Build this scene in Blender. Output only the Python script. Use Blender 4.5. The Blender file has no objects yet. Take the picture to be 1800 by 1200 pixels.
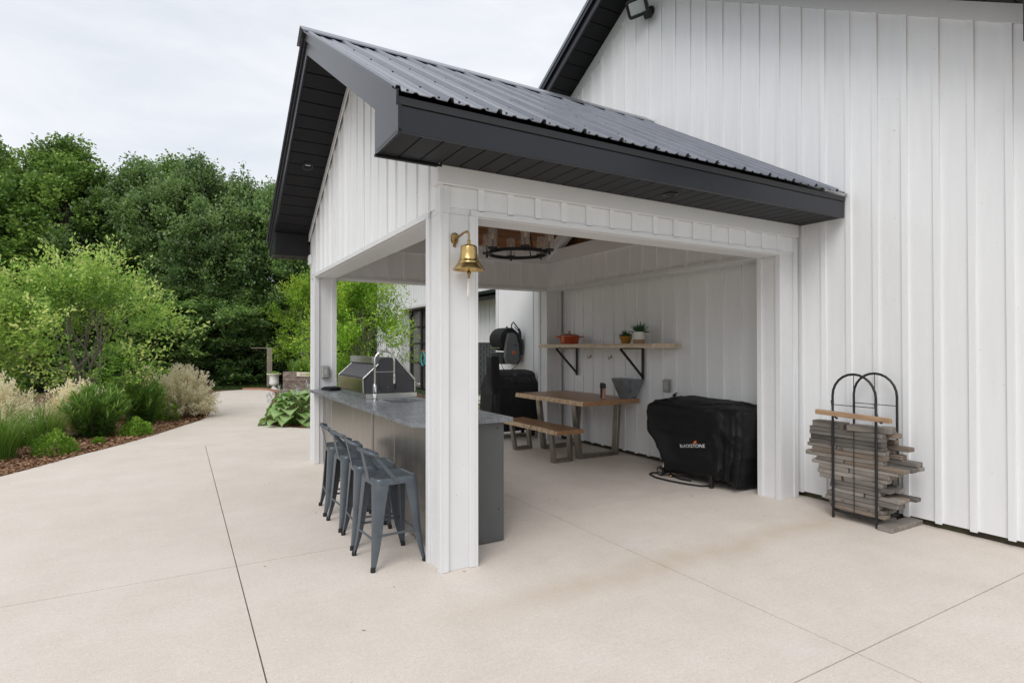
import bpy, bmesh, math, random
import numpy as np
from mathutils import Vector, Matrix, geometry
from mathutils.bvhtree import BVHTree
R_ = math.radians
SC = bpy.context.scene
COL = SC.collection
random.seed(7)

# ------------------------------------------------------------------ camera
cam = bpy.data.cameras.new('camera'); co = bpy.data.objects.new('camera', cam); COL.objects.link(co)
YAW, PITCH, ROLL = 1.0452, 0.0084, -0.0011
F = Vector((math.cos(PITCH)*math.cos(YAW), math.cos(PITCH)*math.sin(YAW), math.sin(PITCH)))
Rt = Vector((math.sin(YAW), -math.cos(YAW), 0)); Up = Rt.cross(F)
R2 = Rt*math.cos(ROLL)+Up*math.sin(ROLL); U2 = -Rt*math.sin(ROLL)+Up*math.cos(ROLL)
m = Matrix.Identity(4)
for i in range(3): m[i][0], m[i][1], m[i][2] = R2[i], U2[i], -F[i]
m.translation = Vector((-1.5389, -3.6286, 1.55))
co.matrix_world = m
cam.sensor_width = 36; cam.lens = 1007.4/1800*36; cam.clip_start = .05; cam.clip_end = 2000
SC.camera = co

# ------------------------------------------------------------------ sky, sun, exposure
SUN_AZ = (-.76, -.65); SUN_EL = 46
w = bpy.data.worlds.new('World'); SC.world = w; w.use_nodes = True
nt = w.node_tree; nt.nodes.clear()
def wn(t, **k):
    n = nt.nodes.new(t)
    for a, b in k.items(): setattr(n, a, b)
    return n
out = wn('ShaderNodeOutputWorld'); bg = wn('ShaderNodeBackground'); bg.inputs[1].default_value = 1.0
sky = wn('ShaderNodeTexSky', sky_type='NISHITA', sun_disc=False)
sky.sun_elevation = R_(SUN_EL); sky.sun_rotation = math.atan2(SUN_AZ[0], SUN_AZ[1])
sc_ = wn('ShaderNodeVectorMath', operation='SCALE'); sc_.inputs[3].default_value = .1
nt.links.new(sky.outputs[0], sc_.inputs[0])
tc = wn('ShaderNodeTexCoord'); mp = wn('ShaderNodeMapping'); mp.inputs['Scale'].default_value = (1.6, 1.6, 5.5)
nt.links.new(tc.outputs['Generated'], mp.inputs[0])
nz = wn('ShaderNodeTexNoise'); nz.inputs['Scale'].default_value = 1.7; nz.inputs['Detail'].default_value = 7; nz.inputs['Roughness'].default_value = .55
nz.inputs['Distortion'].default_value = .4
nt.links.new(mp.outputs[0], nz.inputs['Vector'])
cr = wn('ShaderNodeValToRGB')
e = cr.color_ramp.elements
e[0].position = .30; e[0].color = (.72, .755, .815, 1); e[1].position = .66; e[1].color = (.90, .915, .94, 1)
nt.links.new(nz.outputs[0], cr.inputs[0])
mx = wn('ShaderNodeMix', data_type='RGBA'); mx.inputs[0].default_value = .93
nt.links.new(sc_.outputs[0], mx.inputs[6]); nt.links.new(cr.outputs[0], mx.inputs[7])
nt.links.new(mx.outputs[2], bg.inputs[0]); nt.links.new(bg.outputs[0], out.inputs[0])
sl = bpy.data.lights.new('sun', 'SUN'); sl.energy = 1.4; sl.angle = R_(35); sl.color = (1, .98, .955)
so = bpy.data.objects.new('sun', sl); COL.objects.link(so); so.location = (-20, -20, 30)
el = R_(SUN_EL); h = math.hypot(*SUN_AZ)
sd = Vector((SUN_AZ[0]/h*math.cos(el), SUN_AZ[1]/h*math.cos(el), math.sin(el)))
so.rotation_euler = sd.to_track_quat('Z', 'Y').to_euler()
vs = SC.view_settings; vs.view_transform = 'Standard'; vs.look = 'None'; vs.exposure = 0.19; vs.gamma = 1; vs.use_curve_mapping = False

# ------------------------------------------------------------------ materials
MATS = {}
def pbr(name, col, rough=.5, metal=0, spec=.5, var=.08, scale=6, stretch=(1, 1, 1), bump=0, bscale=40, bstretch=None,
        col2=None, c2pos=(.45, .6), rand=.0, detail=5, rvar=0, spots=None, coat=0):
    m = bpy.data.materials.new(name); m.use_nodes = True; t = m.node_tree; N = t.nodes; L = t.links
    p = N['Principled BSDF']
    p.inputs['Metallic'].default_value = metal; p.inputs['Roughness'].default_value = rough
    p.inputs['Specular IOR Level'].default_value = spec; p.inputs['Coat Weight'].default_value = coat
    tc = N.new('ShaderNodeTexCoord'); oi = N.new('ShaderNodeObjectInfo')
    rs = N.new('ShaderNodeMath'); rs.operation = 'MULTIPLY'; rs.inputs[1].default_value = 41.3
    L.new(oi.outputs['Random'], rs.inputs[0])
    ad = N.new('ShaderNodeVectorMath'); ad.operation = 'ADD'; L.new(tc.outputs['Object'], ad.inputs[0]); L.new(rs.outputs[0], ad.inputs[1])
    mp = N.new('ShaderNodeMapping'); mp.inputs['Scale'].default_value = stretch; L.new(ad.outputs[0], mp.inputs[0])
    nz = N.new('ShaderNodeTexNoise'); nz.inputs['Scale'].default_value = scale; nz.inputs['Detail'].default_value = detail; nz.inputs['Roughness'].default_value = .6
    L.new(mp.outputs[0], nz.inputs['Vector'])
    cr = N.new('ShaderNodeValToRGB'); e = cr.color_ramp.elements
    if col2 is None:
        e[0].position = .3; e[1].position = .7
        e[0].color = (*[c*(1-var) for c in col], 1); e[1].color = (*[min(1, c*(1+var)) for c in col], 1)
    else:
        e[0].position, e[1].position = c2pos; e[0].color = (*col, 1); e[1].color = (*col2, 1)
    L.new(nz.outputs[0], cr.inputs[0]); c = cr.outputs[0]
    if spots:   # (colour, scale, threshold)
        n2 = N.new('ShaderNodeTexNoise'); n2.inputs['Scale'].default_value = spots[1]; n2.inputs['Detail'].default_value = 4
        L.new(ad.outputs[0], n2.inputs['Vector'])
        mr = N.new('ShaderNodeMapRange'); mr.inputs[1].default_value = spots[2]; mr.inputs[2].default_value = spots[2]+.06; L.new(n2.outputs[0], mr.inputs[0])
        mx = N.new('ShaderNodeMix'); mx.data_type = 'RGBA'; L.new(mr.outputs[0], mx.inputs[0]); L.new(c, mx.inputs[6]); mx.inputs[7].default_value = (*spots[0], 1); c = mx.outputs[2]
    if rand:
        hs = N.new('ShaderNodeHueSaturation'); mr = N.new('ShaderNodeMapRange'); mr.inputs[3].default_value = 1-rand; mr.inputs[4].default_value = 1+rand
        L.new(oi.outputs['Random'], mr.inputs[0]); L.new(mr.outputs[0], hs.inputs['Value']); L.new(c, hs.inputs['Color']); c = hs.outputs[0]
    L.new(c, p.inputs['Base Color'])
    if rvar:
        mr = N.new('ShaderNodeMapRange'); mr.inputs[3].default_value = max(0, rough-rvar); mr.inputs[4].default_value = rough+rvar
        L.new(nz.outputs[0], mr.inputs[0]); L.new(mr.outputs[0], p.inputs['Roughness'])
    if bump:
        m2 = N.new('ShaderNodeMapping'); m2.inputs['Scale'].default_value = bstretch or stretch; L.new(ad.outputs[0], m2.inputs[0])
        nb = N.new('ShaderNodeTexNoise'); nb.inputs['Scale'].default_value = bscale; nb.inputs['Detail'].default_value = 5; L.new(m2.outputs[0], nb.inputs['Vector'])
        b = N.new('ShaderNodeBump'); b.inputs['Strength'].default_value = bump; b.inputs['Distance'].default_value = .01
        L.new(nb.outputs[0], b.inputs['Height']); L.new(b.outputs[0], p.inputs['Normal'])
    MATS[name] = m; return m

WHITE = pbr('white_siding', (.80, .805, .81), .55, var=.025, scale=3, stretch=(6, 6, .6), bump=.09, bscale=60, bstretch=(4, 4, .2), rand=.02, spots=((.5, .48, .44), 45, .715))
TRIM = pbr('white_trim', (.71, .712, .716), .5, var=.025, scale=4, bump=.07, bscale=50, bstretch=(3, 3, .3), rand=.012, spots=((.5, .48, .43), 38, .715))
SOFFIT = pbr('black_soffit', (.006, .006, .0075), .5, spec=.25, var=.15, scale=5, rand=.08)
FASCIA = pbr('charcoal_fascia', (.012, .0135, .019), .28, spec=.42, var=.1, scale=3, bump=.12, bscale=3.5, spots=((.12, .12, .13), 30, .76))
ROOF = pbr('charcoal_roof_steel', (.21, .22, .25), .3, metal=.55, var=.14, scale=2.5, bump=.10, bscale=3, rvar=.07, spots=((.3, .3, .3), 22, .74))
DARK = pbr('dark_flashing', (.012, .012, .014), .45)
SKIRT = pbr('dark_wood_skirt', (.045, .03, .02), .85, col2=(.06, .065, .03), scale=9, bump=.5, bscale=30)  # dark brown wood mottled with olive, for the strip below the barn siding
CEIL = pbr('stained_cedar', (.18, .075, .028), .5, col2=(.28, .125, .048), scale=5, stretch=(.4, 7, 7), rand=.22, bump=.15, bscale=20)
BLACK = pbr('black_metal', (.012, .012, .014), .42, var=.2)
BRASS = pbr('brass', (.52, .36, .15), .27, metal=1, var=.18, scale=9, rvar=.08, bump=.02, bscale=12)
BRASSD = pbr('aged_brass', (.3, .2, .08), .35, metal=1, var=.25, scale=14)
ROPE = pbr('white_rope', (.72, .68, .63), .9, var=.12, scale=60)
COUNTER = pbr('grey_stone', (.155, .165, .18), .28, col2=(.225, .238, .255), scale=9, stretch=(5.5, .5, 1), c2pos=(.35, .68), rvar=.06, spots=((.33, .34, .35), 14, .745), detail=8)
STEELP = pbr('brushed_steel_panel', (.40, .375, .35), .33, metal=.9, var=.12, scale=5, stretch=(3, 3, .25), rvar=.08, bump=.03, bscale=40, rand=.05)
GREYP = pbr('grey_end_panel', (.085, .087, .088), .5, var=.06)
STAIN = pbr('stainless', (.56, .55, .53), .24, metal=1, var=.1, rvar=.06)
CHROME = pbr('chrome', (.68, .68, .68), .12, metal=1, var=.04)
GRILLD = pbr('grill_dark_grey', (.055, .055, .062), .42, metal=.3, var=.1)
STOOL = pbr('blue_grey_steel', (.095, .112, .13), .4, metal=.35, var=.16, scale=7, rvar=.1, spots=((.2, .13, .09), 16, .74), rand=.05)
RUBBER = pbr('black_rubber', (.015, .015, .015), .75)
TABLE = pbr('walnut_top', (.28, .145, .07), .36, col2=(.46, .265, .14), scale=4.5, stretch=(6, .6, 6), c2pos=(.3, .72), bump=.05, bscale=18)
EDGE = pbr('live_edge', (.55, .36, .20), .7, col2=(.78, .60, .41), scale=16, c2pos=(.35, .65), bump=.7, bscale=26, spots=((.2, .12, .06), 13, .62))
SHELFW = pbr('pale_live_edge', (.66, .54, .41), .65, col2=(.46, .34, .23), scale=8, stretch=(4, 1, 4), c2pos=(.4, .7), bump=.4, bscale=25)
LEGST = pbr('dark_brushed_steel', (.30, .28, .25), .34, metal=.9, var=.25, scale=6, stretch=(2, 2, .5), rvar=.1)
ENAMEL = pbr('orange_red_enamel', (.44, .07, .018), .18, var=.3, scale=3, coat=.4)
OCHRE = pbr('ochre_glaze', (.42, .21, .04), .3, var=.25)
CERAM = pbr('white_ceramic', (.72, .70, .66), .4, var=.06)
TERRA = pbr('tan_band', (.38, .24, .13), .6)
SOIL = pbr('soil', (.03, .02, .014), .95, bump=.8, bscale=40)
GALV = pbr('galvanised_grey', (.24, .26, .28), .42, metal=.6, var=.25, scale=12, bump=.05)
CLOTH = pbr('black_cover_cloth', (.007, .007, .008), .6, spec=.25, var=.2, scale=20, bump=.15, bscale=220)
CLOTH2 = pbr('charcoal_cover_cloth', (.016, .016, .018), .6, spec=.4, var=.2, scale=20, bump=.15, bscale=200)
LETW = pbr('white_print', (.75, .75, .75), .6, var=.02)
LETO = pbr('orange_print', (.75, .16, .03), .6, var=.05)
LETG = pbr('grey_print', (.055, .055, .06), .6, var=.05)
PLAST = pbr('grey_plastic', (.14, .145, .15), .45, var=.06)
PLASTD = pbr('dark_green_black_plastic', (.02, .026, .025), .5)
CLEARP = pbr('grey_outlet_box', (.33, .33, .32), .35, var=.1)
PLANK = pbr('weathered_plank', (.165, .14, .118), .85, col2=(.30, .275, .245), scale=4, stretch=(9, 1, 9), c2pos=(.3, .72), rand=.28, bump=.5, bscale=25, bstretch=(6, .7, 6), spots=((.09, .07, .055), 8, .66))
PLANKB = pbr('brown_plank', (.13, .098, .074), .85, col2=(.25, .2, .155), scale=4, stretch=(9, 1, 9), c2pos=(.3, .72), rand=.3, bump=.5, bscale=25, bstretch=(6, .7, 6), spots=((.09, .06, .04), 8, .66))
PLANKD = pbr('dark_plank', (.085, .075, .066), .85, col2=(.19, .175, .155), scale=4, stretch=(9, 1, 9), c2pos=(.3, .72), rand=.3, bump=.5, bscale=25, bstretch=(6, .7, 6))
FRESH = pbr('fresh_plank', (.33, .21, .12), .75, col2=(.44, .3, .18), scale=4, stretch=(7, 1, 7), bump=.3)
URNW = pbr('white_urn', (.74, .73, .70), .6, var=.08, bump=.1)
TIMBER = pbr('old_timber', (.13, .10, .082), .85, col2=(.26, .215, .18), scale=4, stretch=(1, 1, 5), rand=.15, bump=.6, bscale=20, bstretch=(1, 1, 6))
POSTW = pbr('grey_post_wood', (.30, .25, .21), .85, col2=(.4, .34, .29), scale=5, stretch=(5, 5, .6), bump=.4)
SIGNC = pbr('cream_sign', (.72, .66, .52), .6, var=.04)
BRICKR = pbr('red_edging', (.35, .17, .11), .85, var=.2, scale=20)
TURQ = pbr('turquoise_plastic', (.03, .42, .5), .35)
PINK = pbr('pink_plastic', (.65, .1, .28), .4)
BARK = pbr('bark', (.075, .06, .048), .9, var=.3, scale=9, stretch=(3, 3, .6), bump=.7, bscale=22)
BARKL = pbr('grey_bark', (.17, .15, .125), .85, var=.25, scale=12, bump=.4)
GLASSD = pbr('dark_door_glass', (.09, .085, .08), .1, spec=.9, var=.15, scale=1.2)
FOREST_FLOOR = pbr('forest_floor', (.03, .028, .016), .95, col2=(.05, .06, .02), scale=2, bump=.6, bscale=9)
LAWN = pbr('lawn_ground', (.05, .085, .02), .9, col2=(.08, .12, .03), scale=3, bump=.6, bscale=60)
SCREEN = pbr('screen_grey', (.11, .115, .12), .5, var=.1)
TWIG = pbr('dry_litter', (.09, .06, .04), .9, rand=.3)

def glass_mat(name, col, rough, tr):
    m = bpy.data.materials.new(name); m.use_nodes = True; p = m.node_tree.nodes['Principled BSDF']
    p.inputs['Base Color'].default_value = (*col, 1); p.inputs['Roughness'].default_value = rough
    p.inputs['Transmission Weight'].default_value = tr; p.inputs['IOR'].default_value = 1.2
    return m
GLASS = glass_mat('clear_shade_glass', (.93, .91, .88), .14, .86)
BULB = pbr('amber_bulb', (.7, .46, .2), .15, var=.1)
LENS = pbr('lamp_lens', (.42, .45, .44), .2, var=.1)
LENSW = pbr('downlight_lens', (.6, .6, .58), .3)

def concrete():
    m = bpy.data.materials.new('broomed_concrete'); m.use_nodes = True; t = m.node_tree; N = t.nodes; L = t.links; p = N['Principled BSDF']
    g = N.new('ShaderNodeNewGeometry')
    def noise(s, d=6, st=(1, 1, 1), r=.6):
        mp = N.new('ShaderNodeMapping'); mp.inputs['Scale'].default_value = st; L.new(g.outputs['Position'], mp.inputs[0])
        n = N.new('ShaderNodeTexNoise'); n.inputs['Scale'].default_value = s; n.inputs['Detail'].default_value = d; n.inputs['Roughness'].default_value = r
        L.new(mp.outputs[0], n.inputs['Vector']); return n.outputs[0]
    def ramp(f, a, b, ca, cb):
        c = N.new('ShaderNodeValToRGB'); e = c.color_ramp.elements; e[0].position = a; e[1].position = b; e[0].color = (*ca, 1); e[1].color = (*cb, 1); L.new(f, c.inputs[0]); return c.outputs[0]
    def mix(f, a, b, mode='MIX'):
        x = N.new('ShaderNodeMix'); x.data_type = 'RGBA'; x.blend_type = mode
        if isinstance(f, float): x.inputs[0].default_value = f
        else: L.new(f, x.inputs[0])
        for s, v in ((6, a), (7, b)):
            if isinstance(v, tuple): x.inputs[s].default_value = (*v, 1)
            else: L.new(v, x.inputs[s])
        return x.outputs[2]
    def mth(op, a, b):
        x = N.new('ShaderNodeMath'); x.operation = op
        for s, v in ((0, a), (1, b)):
            if isinstance(v, (int, float)): x.inputs[s].default_value = v
            else: L.new(v, x.inputs[s])
        return x.outputs[0]
    base = ramp(noise(.55, 7), .25, .75, (.70, .625, .56), (.75, .68, .615))
    mott = ramp(noise(1.6, 12, (1, 1, 1), .72), .3, .7, (.915, .905, .885), (1.045, 1.05, 1.055))
    c = mix(1.0, base, mott, 'MULTIPLY')
    fine = ramp(noise(130, 4, (1, 1, 1), .75), .3, .7, (.84, .84, .84), (1.1, 1.1, 1.1)); c = mix(1.0, c, fine, 'MULTIPLY')
    grit = ramp(noise(42, 6, (1, 1, 1), .8), .32, .68, (.90, .895, .885), (1.06, 1.06, 1.06)); c = mix(1.0, c, grit, 'MULTIPLY')
    broom = ramp(noise(4, 5, (.5, 40, 1)), .3, .7, (.955, .955, .955), (1.03, 1.03, 1.03)); c = mix(.8, c, broom, 'MULTIPLY')
    # rust-brown drip stain along the eave's drip line
    sx = N.new('ShaderNodeSeparateXYZ'); L.new(g.outputs['Position'], sx.inputs[0])
    wob = mth('MULTIPLY', mth('SUBTRACT', noise(1.3, 3), .5), .45)
    d = mth('ABSOLUTE', mth('ADD', mth('ADD', sx.outputs[1], .62), wob), 0)
    band = mth('SUBTRACT', 1, mth('MULTIPLY', d, 4.2)); band = mth('MAXIMUM', band, 0)
    band = mth('MULTIPLY', band, mth('MULTIPLY', noise(3.4, 6), 1.2))
    edge = N.new('ShaderNodeMapRange'); edge.inputs[1].default_value = -.6; edge.inputs[2].default_value = .5; L.new(mth('ADD', sx.outputs[0], wob), edge.inputs[0]); band = mth('MULTIPLY', band, edge.outputs[0])
    c = mix(mth('MINIMUM', mth('MULTIPLY', band, .6), 1), c, (.52, .40, .26))
    blot = N.new('ShaderNodeMapRange'); blot.inputs[1].default_value = .62; blot.inputs[2].default_value = .74; blot.inputs[4].default_value = .22; L.new(noise(1.9, 5), blot.inputs[0])
    c = mix(blot.outputs[0], c, (.52, .47, .42))
    pit = N.new('ShaderNodeMapRange'); pit.inputs[1].default_value = .735; pit.inputs[2].default_value = .77; L.new(noise(48, 2), pit.inputs[0])
    c = mix(mth('MULTIPLY', pit.outputs[0], .75), c, (.26, .21, .17))
    pal = N.new('ShaderNodeMapRange'); pal.inputs[1].default_value = .60; pal.inputs[2].default_value = .78; pal.inputs[4].default_value = .55; L.new(noise(.9, 8, (1, 1.6, 1), .65), pal.inputs[0])
    c = mix(pal.outputs[0], c, (.74, .72, .70))
    L.new(c, p.inputs['Base Color']); p.inputs['Roughness'].default_value = .78; p.inputs['Specular IOR Level'].default_value = .35
    b = N.new('ShaderNodeBump'); b.inputs['Strength'].default_value = .35; b.inputs['Distance'].default_value = .004
    L.new(mth('ADD', noise(120, 3), noise(6, 3, (1, 30, 1))), b.inputs['Height']); L.new(b.outputs[0], p.inputs['Normal'])
    return m
CONC = concrete()

def leafmat(name, lo, hi, back, transl=.3, rough=.42, spec=.45):
    m = bpy.data.materials.new(name); m.use_nodes = True; t = m.node_tree; N = t.nodes; L = t.links; p = N['Principled BSDF']
    at = N.new('ShaderNodeAttribute'); at.attribute_name = 'tint'
    cr = N.new('ShaderNodeValToRGB'); els = cr.color_ramp.elements
    cols = [lo, hi] if not isinstance(lo, list) else lo
    els[0].position = 0; els[0].color = (*cols[0], 1); els[1].position = 1; els[1].color = (*cols[-1], 1)
    for k in range(1, len(cols)-1):
        q = els.new(k/(len(cols)-1)); q.color = (*cols[k], 1)
    L.new(at.outputs['Fac'], cr.inputs[0])
    oi = N.new('ShaderNodeObjectInfo'); hs = N.new('ShaderNodeHueSaturation'); mr = N.new('ShaderNodeMapRange'); mr.inputs[3].default_value = .82; mr.inputs[4].default_value = 1.16
    L.new(oi.outputs['Random'], mr.inputs[0]); L.new(mr.outputs[0], hs.inputs['Value']); L.new(cr.outputs[0], hs.inputs['Color'])
    g = N.new('ShaderNodeNewGeometry'); mx = N.new('ShaderNodeMix'); mx.data_type = 'RGBA'
    L.new(g.outputs['Backfacing'], mx.inputs[0]); L.new(hs.outputs[0], mx.inputs[6]); mx.inputs[7].default_value = (*back, 1)
    L.new(mx.outputs[2], p.inputs['Base Color']); p.inputs['Roughness'].default_value = rough; p.inputs['Specular IOR Level'].default_value = spec
    tr = N.new('ShaderNodeBsdfTranslucent'); L.new(hs.outputs[0], tr.inputs[0])
    ms = N.new('ShaderNodeMixShader'); ms.inputs[0].default_value = transl
    L.new(p.outputs[0], ms.inputs[1]); L.new(tr.outputs[0], ms.inputs[2]); L.new(ms.outputs[0], N['Material Output'].inputs[0])
    return m
LF_FOREST = leafmat('forest_leaf', [(.035, .095, .012), (.12, .245, .032), (.30, .45, .075)], None, (.24, .34, .13), .36)
LF_SILVER = leafmat('silver_forest_leaf', [(.036, .095, .018), (.11, .22, .045), (.26, .40, .10)], None, (.44, .54, .33), .36)
LF_LIME = leafmat('lime_leaf', [(.06, .16, .016), (.18, .37, .038), (.42, .61, .10), (.72, .78, .26)], None, (.40, .56, .18), .42)
LF_YEL = leafmat('golden_leaf', [(.09, .23, .015), (.24, .46, .03), (.52, .68, .06)], None, (.36, .5, .09), .42)
LF_GRASS = leafmat('grass_blade', [(.05, .13, .015), (.14, .29, .035), (.36, .48, .11)], None, (.17, .3, .06), .32)
LF_BOX = leafmat('boxwood_leaf', [(.07, .2, .012), (.2, .42, .03), (.46, .62, .09)], None, (.18, .34, .05), .3)
LF_WILLOW = leafmat('variegated_leaf', [(.34, .44, .13), (.78, .75, .48), (.93, .89, .68), (.92, .76, .62)], None, (.9, .86, .64), .5, .6, .3)
LF_HOSTA = leafmat('hosta_leaf', (.22, .38, .09), (.38, .54, .18), (.32, .48, .18), .25)
LF_FLOWER = leafmat('hosta_flower', (.55, .48, .58), (.74, .70, .76), (.6, .55, .62), .3)
LF_SUCC = leafmat('succulent', (.02, .09, .025), (.05, .17, .05), (.03, .1, .03), .1)
LF_LAWN = leafmat('lawn_blade', (.045, .1, .015), (.10, .17, .035), (.07, .12, .03), .25)
LF_CHIP = leafmat('bark_chip', [(.11, .055, .03), (.26, .14, .08), (.40, .25, .15), (.5, .35, .23)], None, (.24, .13, .075), 0.0, .9, .1)
MULCH = pbr('mulch_bed', (.10, .05, .03), .95, col2=(.22, .12, .07), scale=22, bump=1.0, bscale=45)

# ------------------------------------------------------------------ mesh helpers
class MB:
    def __init__(s): s.v = []; s.f = []; s.mi = []
    def add(s, vs, fs, mi=0):
        o = len(s.v); s.v += [tuple(v) for v in vs]; s.f += [tuple(i+o for i in f) for f in fs]; s.mi += [mi]*len(fs); return s
    def obox(s, c, ax, half, b=0, mi=0):
        c = Vector(c); ax = [Vector(a) for a in ax]; hx, hy, hz = half; b = min(b, hx*.45, hy*.45, hz*.45)
        P = []
        if b <= 0:
            for i in (-1, 1):
                for j in (-1, 1):
                    for k in (-1, 1): P.append(c+ax[0]*i*hx+ax[1]*j*hy+ax[2]*k*hz)
            fs = [(0, 1, 3, 2), (4, 6, 7, 5), (0, 4, 5, 1), (2, 3, 7, 6), (0, 2, 6, 4), (1, 5, 7, 3)]
            return s.add(P, fs, mi)
        idx = {}
        for i in (-1, 1):
            for j in (-1, 1):
                for k in (-1, 1):
                    for a in range(3):
                        d = [hx-b, hy-b, hz-b]; d[a] += b
                        idx[(i, j, k, a)] = len(P); P.append(c+ax[0]*i*d[0]+ax[1]*j*d[1]+ax[2]*k*d[2])
        fs = []
        for a in range(3):
            o1, o2 = [q for q in range(3) if q != a]
            for sg in (-1, 1):
                q = []
                for (u, v_) in ((-1, -1), (1, -1), (1, 1), (-1, 1)):
                    t = [0, 0, 0]; t[a] = sg; t[o1] = u; t[o2] = v_; q.append(idx[(*t, a)])
                fs.append(tuple(q))
        for a in range(3):
            o1, o2 = [q for q in range(3) if q != a]
            for u in (-1, 1):
                for v_ in (-1, 1):
                    t0 = [0, 0, 0]; t1 = [0, 0, 0]; t0[a] = -1; t1[a] = 1
                    for t in (t0, t1): t[o1] = u; t[o2] = v_
                    fs.append((idx[(*t0, o1)], idx[(*t1, o1)], idx[(*t1, o2)], idx[(*t0, o2)]))
        for i in (-1, 1):
            for j in (-1, 1):
                for k in (-1, 1): fs.append(tuple(idx[(i, j, k, a)] for a in range(3)))
        return s.add(P, fs, mi)
    def box(s, x0, x1, y0, y1, z0, z1, b=0, mi=0):
        return s.obox(((x0+x1)/2, (y0+y1)/2, (z0+z1)/2), ((1, 0, 0), (0, 1, 0), (0, 0, 1)), (abs(x1-x0)/2, abs(y1-y0)/2, abs(z1-z0)/2), b, mi)
    def bar(s, p, q, wd, ht, up=(0, 0, 1), b=.002, mi=0):
        p, q = Vector(p), Vector(q); d = (q-p); ln = d.length; d.normalize()
        sd = d.cross(Vector(up))
        if sd.length < 1e-4: sd = d.cross(Vector((1, 0, 0)))
        sd.normalize(); u = sd.cross(d)
        return s.obox((p+q)/2, (d, sd, u), (ln/2, wd/2, ht/2), b, mi)
    def tube(s, path, r, n=8, closed=False, caps=True, mi=0, flat=1.0):
        path = [Vector(p) for p in path]; k = len(path); rs = r if hasattr(r, '__len__') else [r]*k
        ref = None; rings = []
        for i, p in enumerate(path):
            a = path[(i-1) % k] if (closed or i > 0) else p; c = path[(i+1) % k] if (closed or i < k-1) else p
            t = (c-a).normalized()
            if ref is None:
                ref = t.cross(Vector((0, 0, 1)))
                if ref.length < .05: ref = t.cross(Vector((0, 1, 0)))
            ref = (ref-t*ref.dot(t)).normalized(); b = t.cross(ref)
            rings.append([p+(ref*math.cos(2*math.pi*j/n)+b*flat*math.sin(2*math.pi*j/n))*rs[i] for j in range(n)])
        return s.loft(rings, closed, caps, mi)
    def loft(s, rings, closed=False, caps=True, mi=0):
        n = len(rings[0]); vs = [p for r in rings for p in r]; fs = []; k = len(rings)
        for i in range(k if closed else k-1):
            a, b = i*n, ((i+1) % k)*n
            for j in range(n): fs.append((a+j, a+(j+1) % n, b+(j+1) % n, b+j))
        if caps and not closed: fs += [tuple(range(n-1, -1, -1)), tuple((k-1)*n+j for j in range(n))]
        return s.add(vs, fs, mi)
    def lathe(s, prof, n=24, c=(0, 0, 0), axis='z', mi=0, caps=True):
        c = Vector(c); rings = []
        for r, z in prof:
            ring = []
            for j in range(n):
                a = 2*math.pi*j/n; u, v_ = r*math.cos(a), r*math.sin(a)
                ring.append(c+Vector({'z': (u, v_, z), 'x': (z, u, v_), 'y': (u, z, v_)}[axis]))
            rings.append(ring)
        return s.loft(rings, False, caps, mi)
    def prism(s, poly, axis, c0, c1, mi=0):
        f = {'x': lambda a, b, c: (c, a, b), 'y': lambda a, b, c: (a, c, b), 'z': lambda a, b, c: (a, b, c)}[axis]
        return s.loft([[f(a, b, c0) for a, b in poly], [f(a, b, c1) for a, b in poly]], mi=mi)
    def mesh(s, name, mats, smooth=None, recalc=True):
        me = bpy.data.meshes.new(name); me.from_pydata(s.v, [], s.f)
        for m_ in (mats if isinstance(mats, (list, tuple)) else [mats]): me.materials.append(m_)
        if any(s.mi): me.polygons.foreach_set('material_index', s.mi)
        if recalc:
            bm = bmesh.new(); bm.from_mesh(me); bmesh.ops.recalc_face_normals(bm, faces=bm.faces); bm.to_mesh(me); bm.free()
        if smooth:
            me.polygons.foreach_set('use_smooth', [True]*len(me.polygons)); me.set_sharp_from_angle(angle=R_(smooth))
        me.update(); return me
    def build(s, name, mats, parent=None, smooth=None, recalc=True):
        return link(name, s.mesh(name, mats, smooth, recalc), parent)
def link(name, me, parent=None, loc=(0, 0, 0), rot=None):
    o = bpy.data.objects.new(name, me); COL.objects.link(o); o.location = loc
    if rot: o.rotation_euler = rot
    if parent is not None:
        o.parent = parent; o.location = Vector(loc)-base(parent)
    return o
WORLD = set()          # roots whose parts are written in world coordinates
def base(p):
    off = Vector()
    while p is not None:
        if p.parent is not None or p.name in WORLD: off += p.location
        p = p.parent
    return off
CACHE = {}
def bx(name, x0, x1, y0, y1, z0, z1, mat, parent=None, b=.003):
    d = (round(abs(x1-x0), 4), round(abs(y1-y0), 4), round(abs(z1-z0), 4)); key = (name, d, mat.name, b)
    if key not in CACHE: CACHE[key] = MB().box(-d[0]/2, d[0]/2, -d[1]/2, d[1]/2, -d[2]/2, d[2]/2, b).mesh(name, mat)
    return link(name, CACHE[key], parent, ((x0+x1)/2, (y0+y1)/2, (z0+z1)/2))
def tag(o, label=None, cat=None, group=None, kind=None):
    for k, v_ in (('label', label), ('category', cat), ('group', group), ('kind', kind)):
        if v_: o[k] = v_
    return o
def thing(name, label, cat, loc=(0, 0, 0), rz=0, group=None):
    o = bpy.data.objects.new(name, None); COL.objects.link(o); o.location = loc; o.rotation_euler = (0, 0, rz); o.empty_display_size = .1
    return tag(o, label, cat, group)
def wthing(*a, **k):
    o = thing(*a, **k); WORLD.add(o.name); return o
def copy_tree(o, parent=None):
    kids = [c for c in bpy.data.objects if c.parent == o]
    c = o.copy(); COL.objects.link(c); c.parent = parent
    for k in kids: copy_tree(k, c)
    return c
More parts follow.
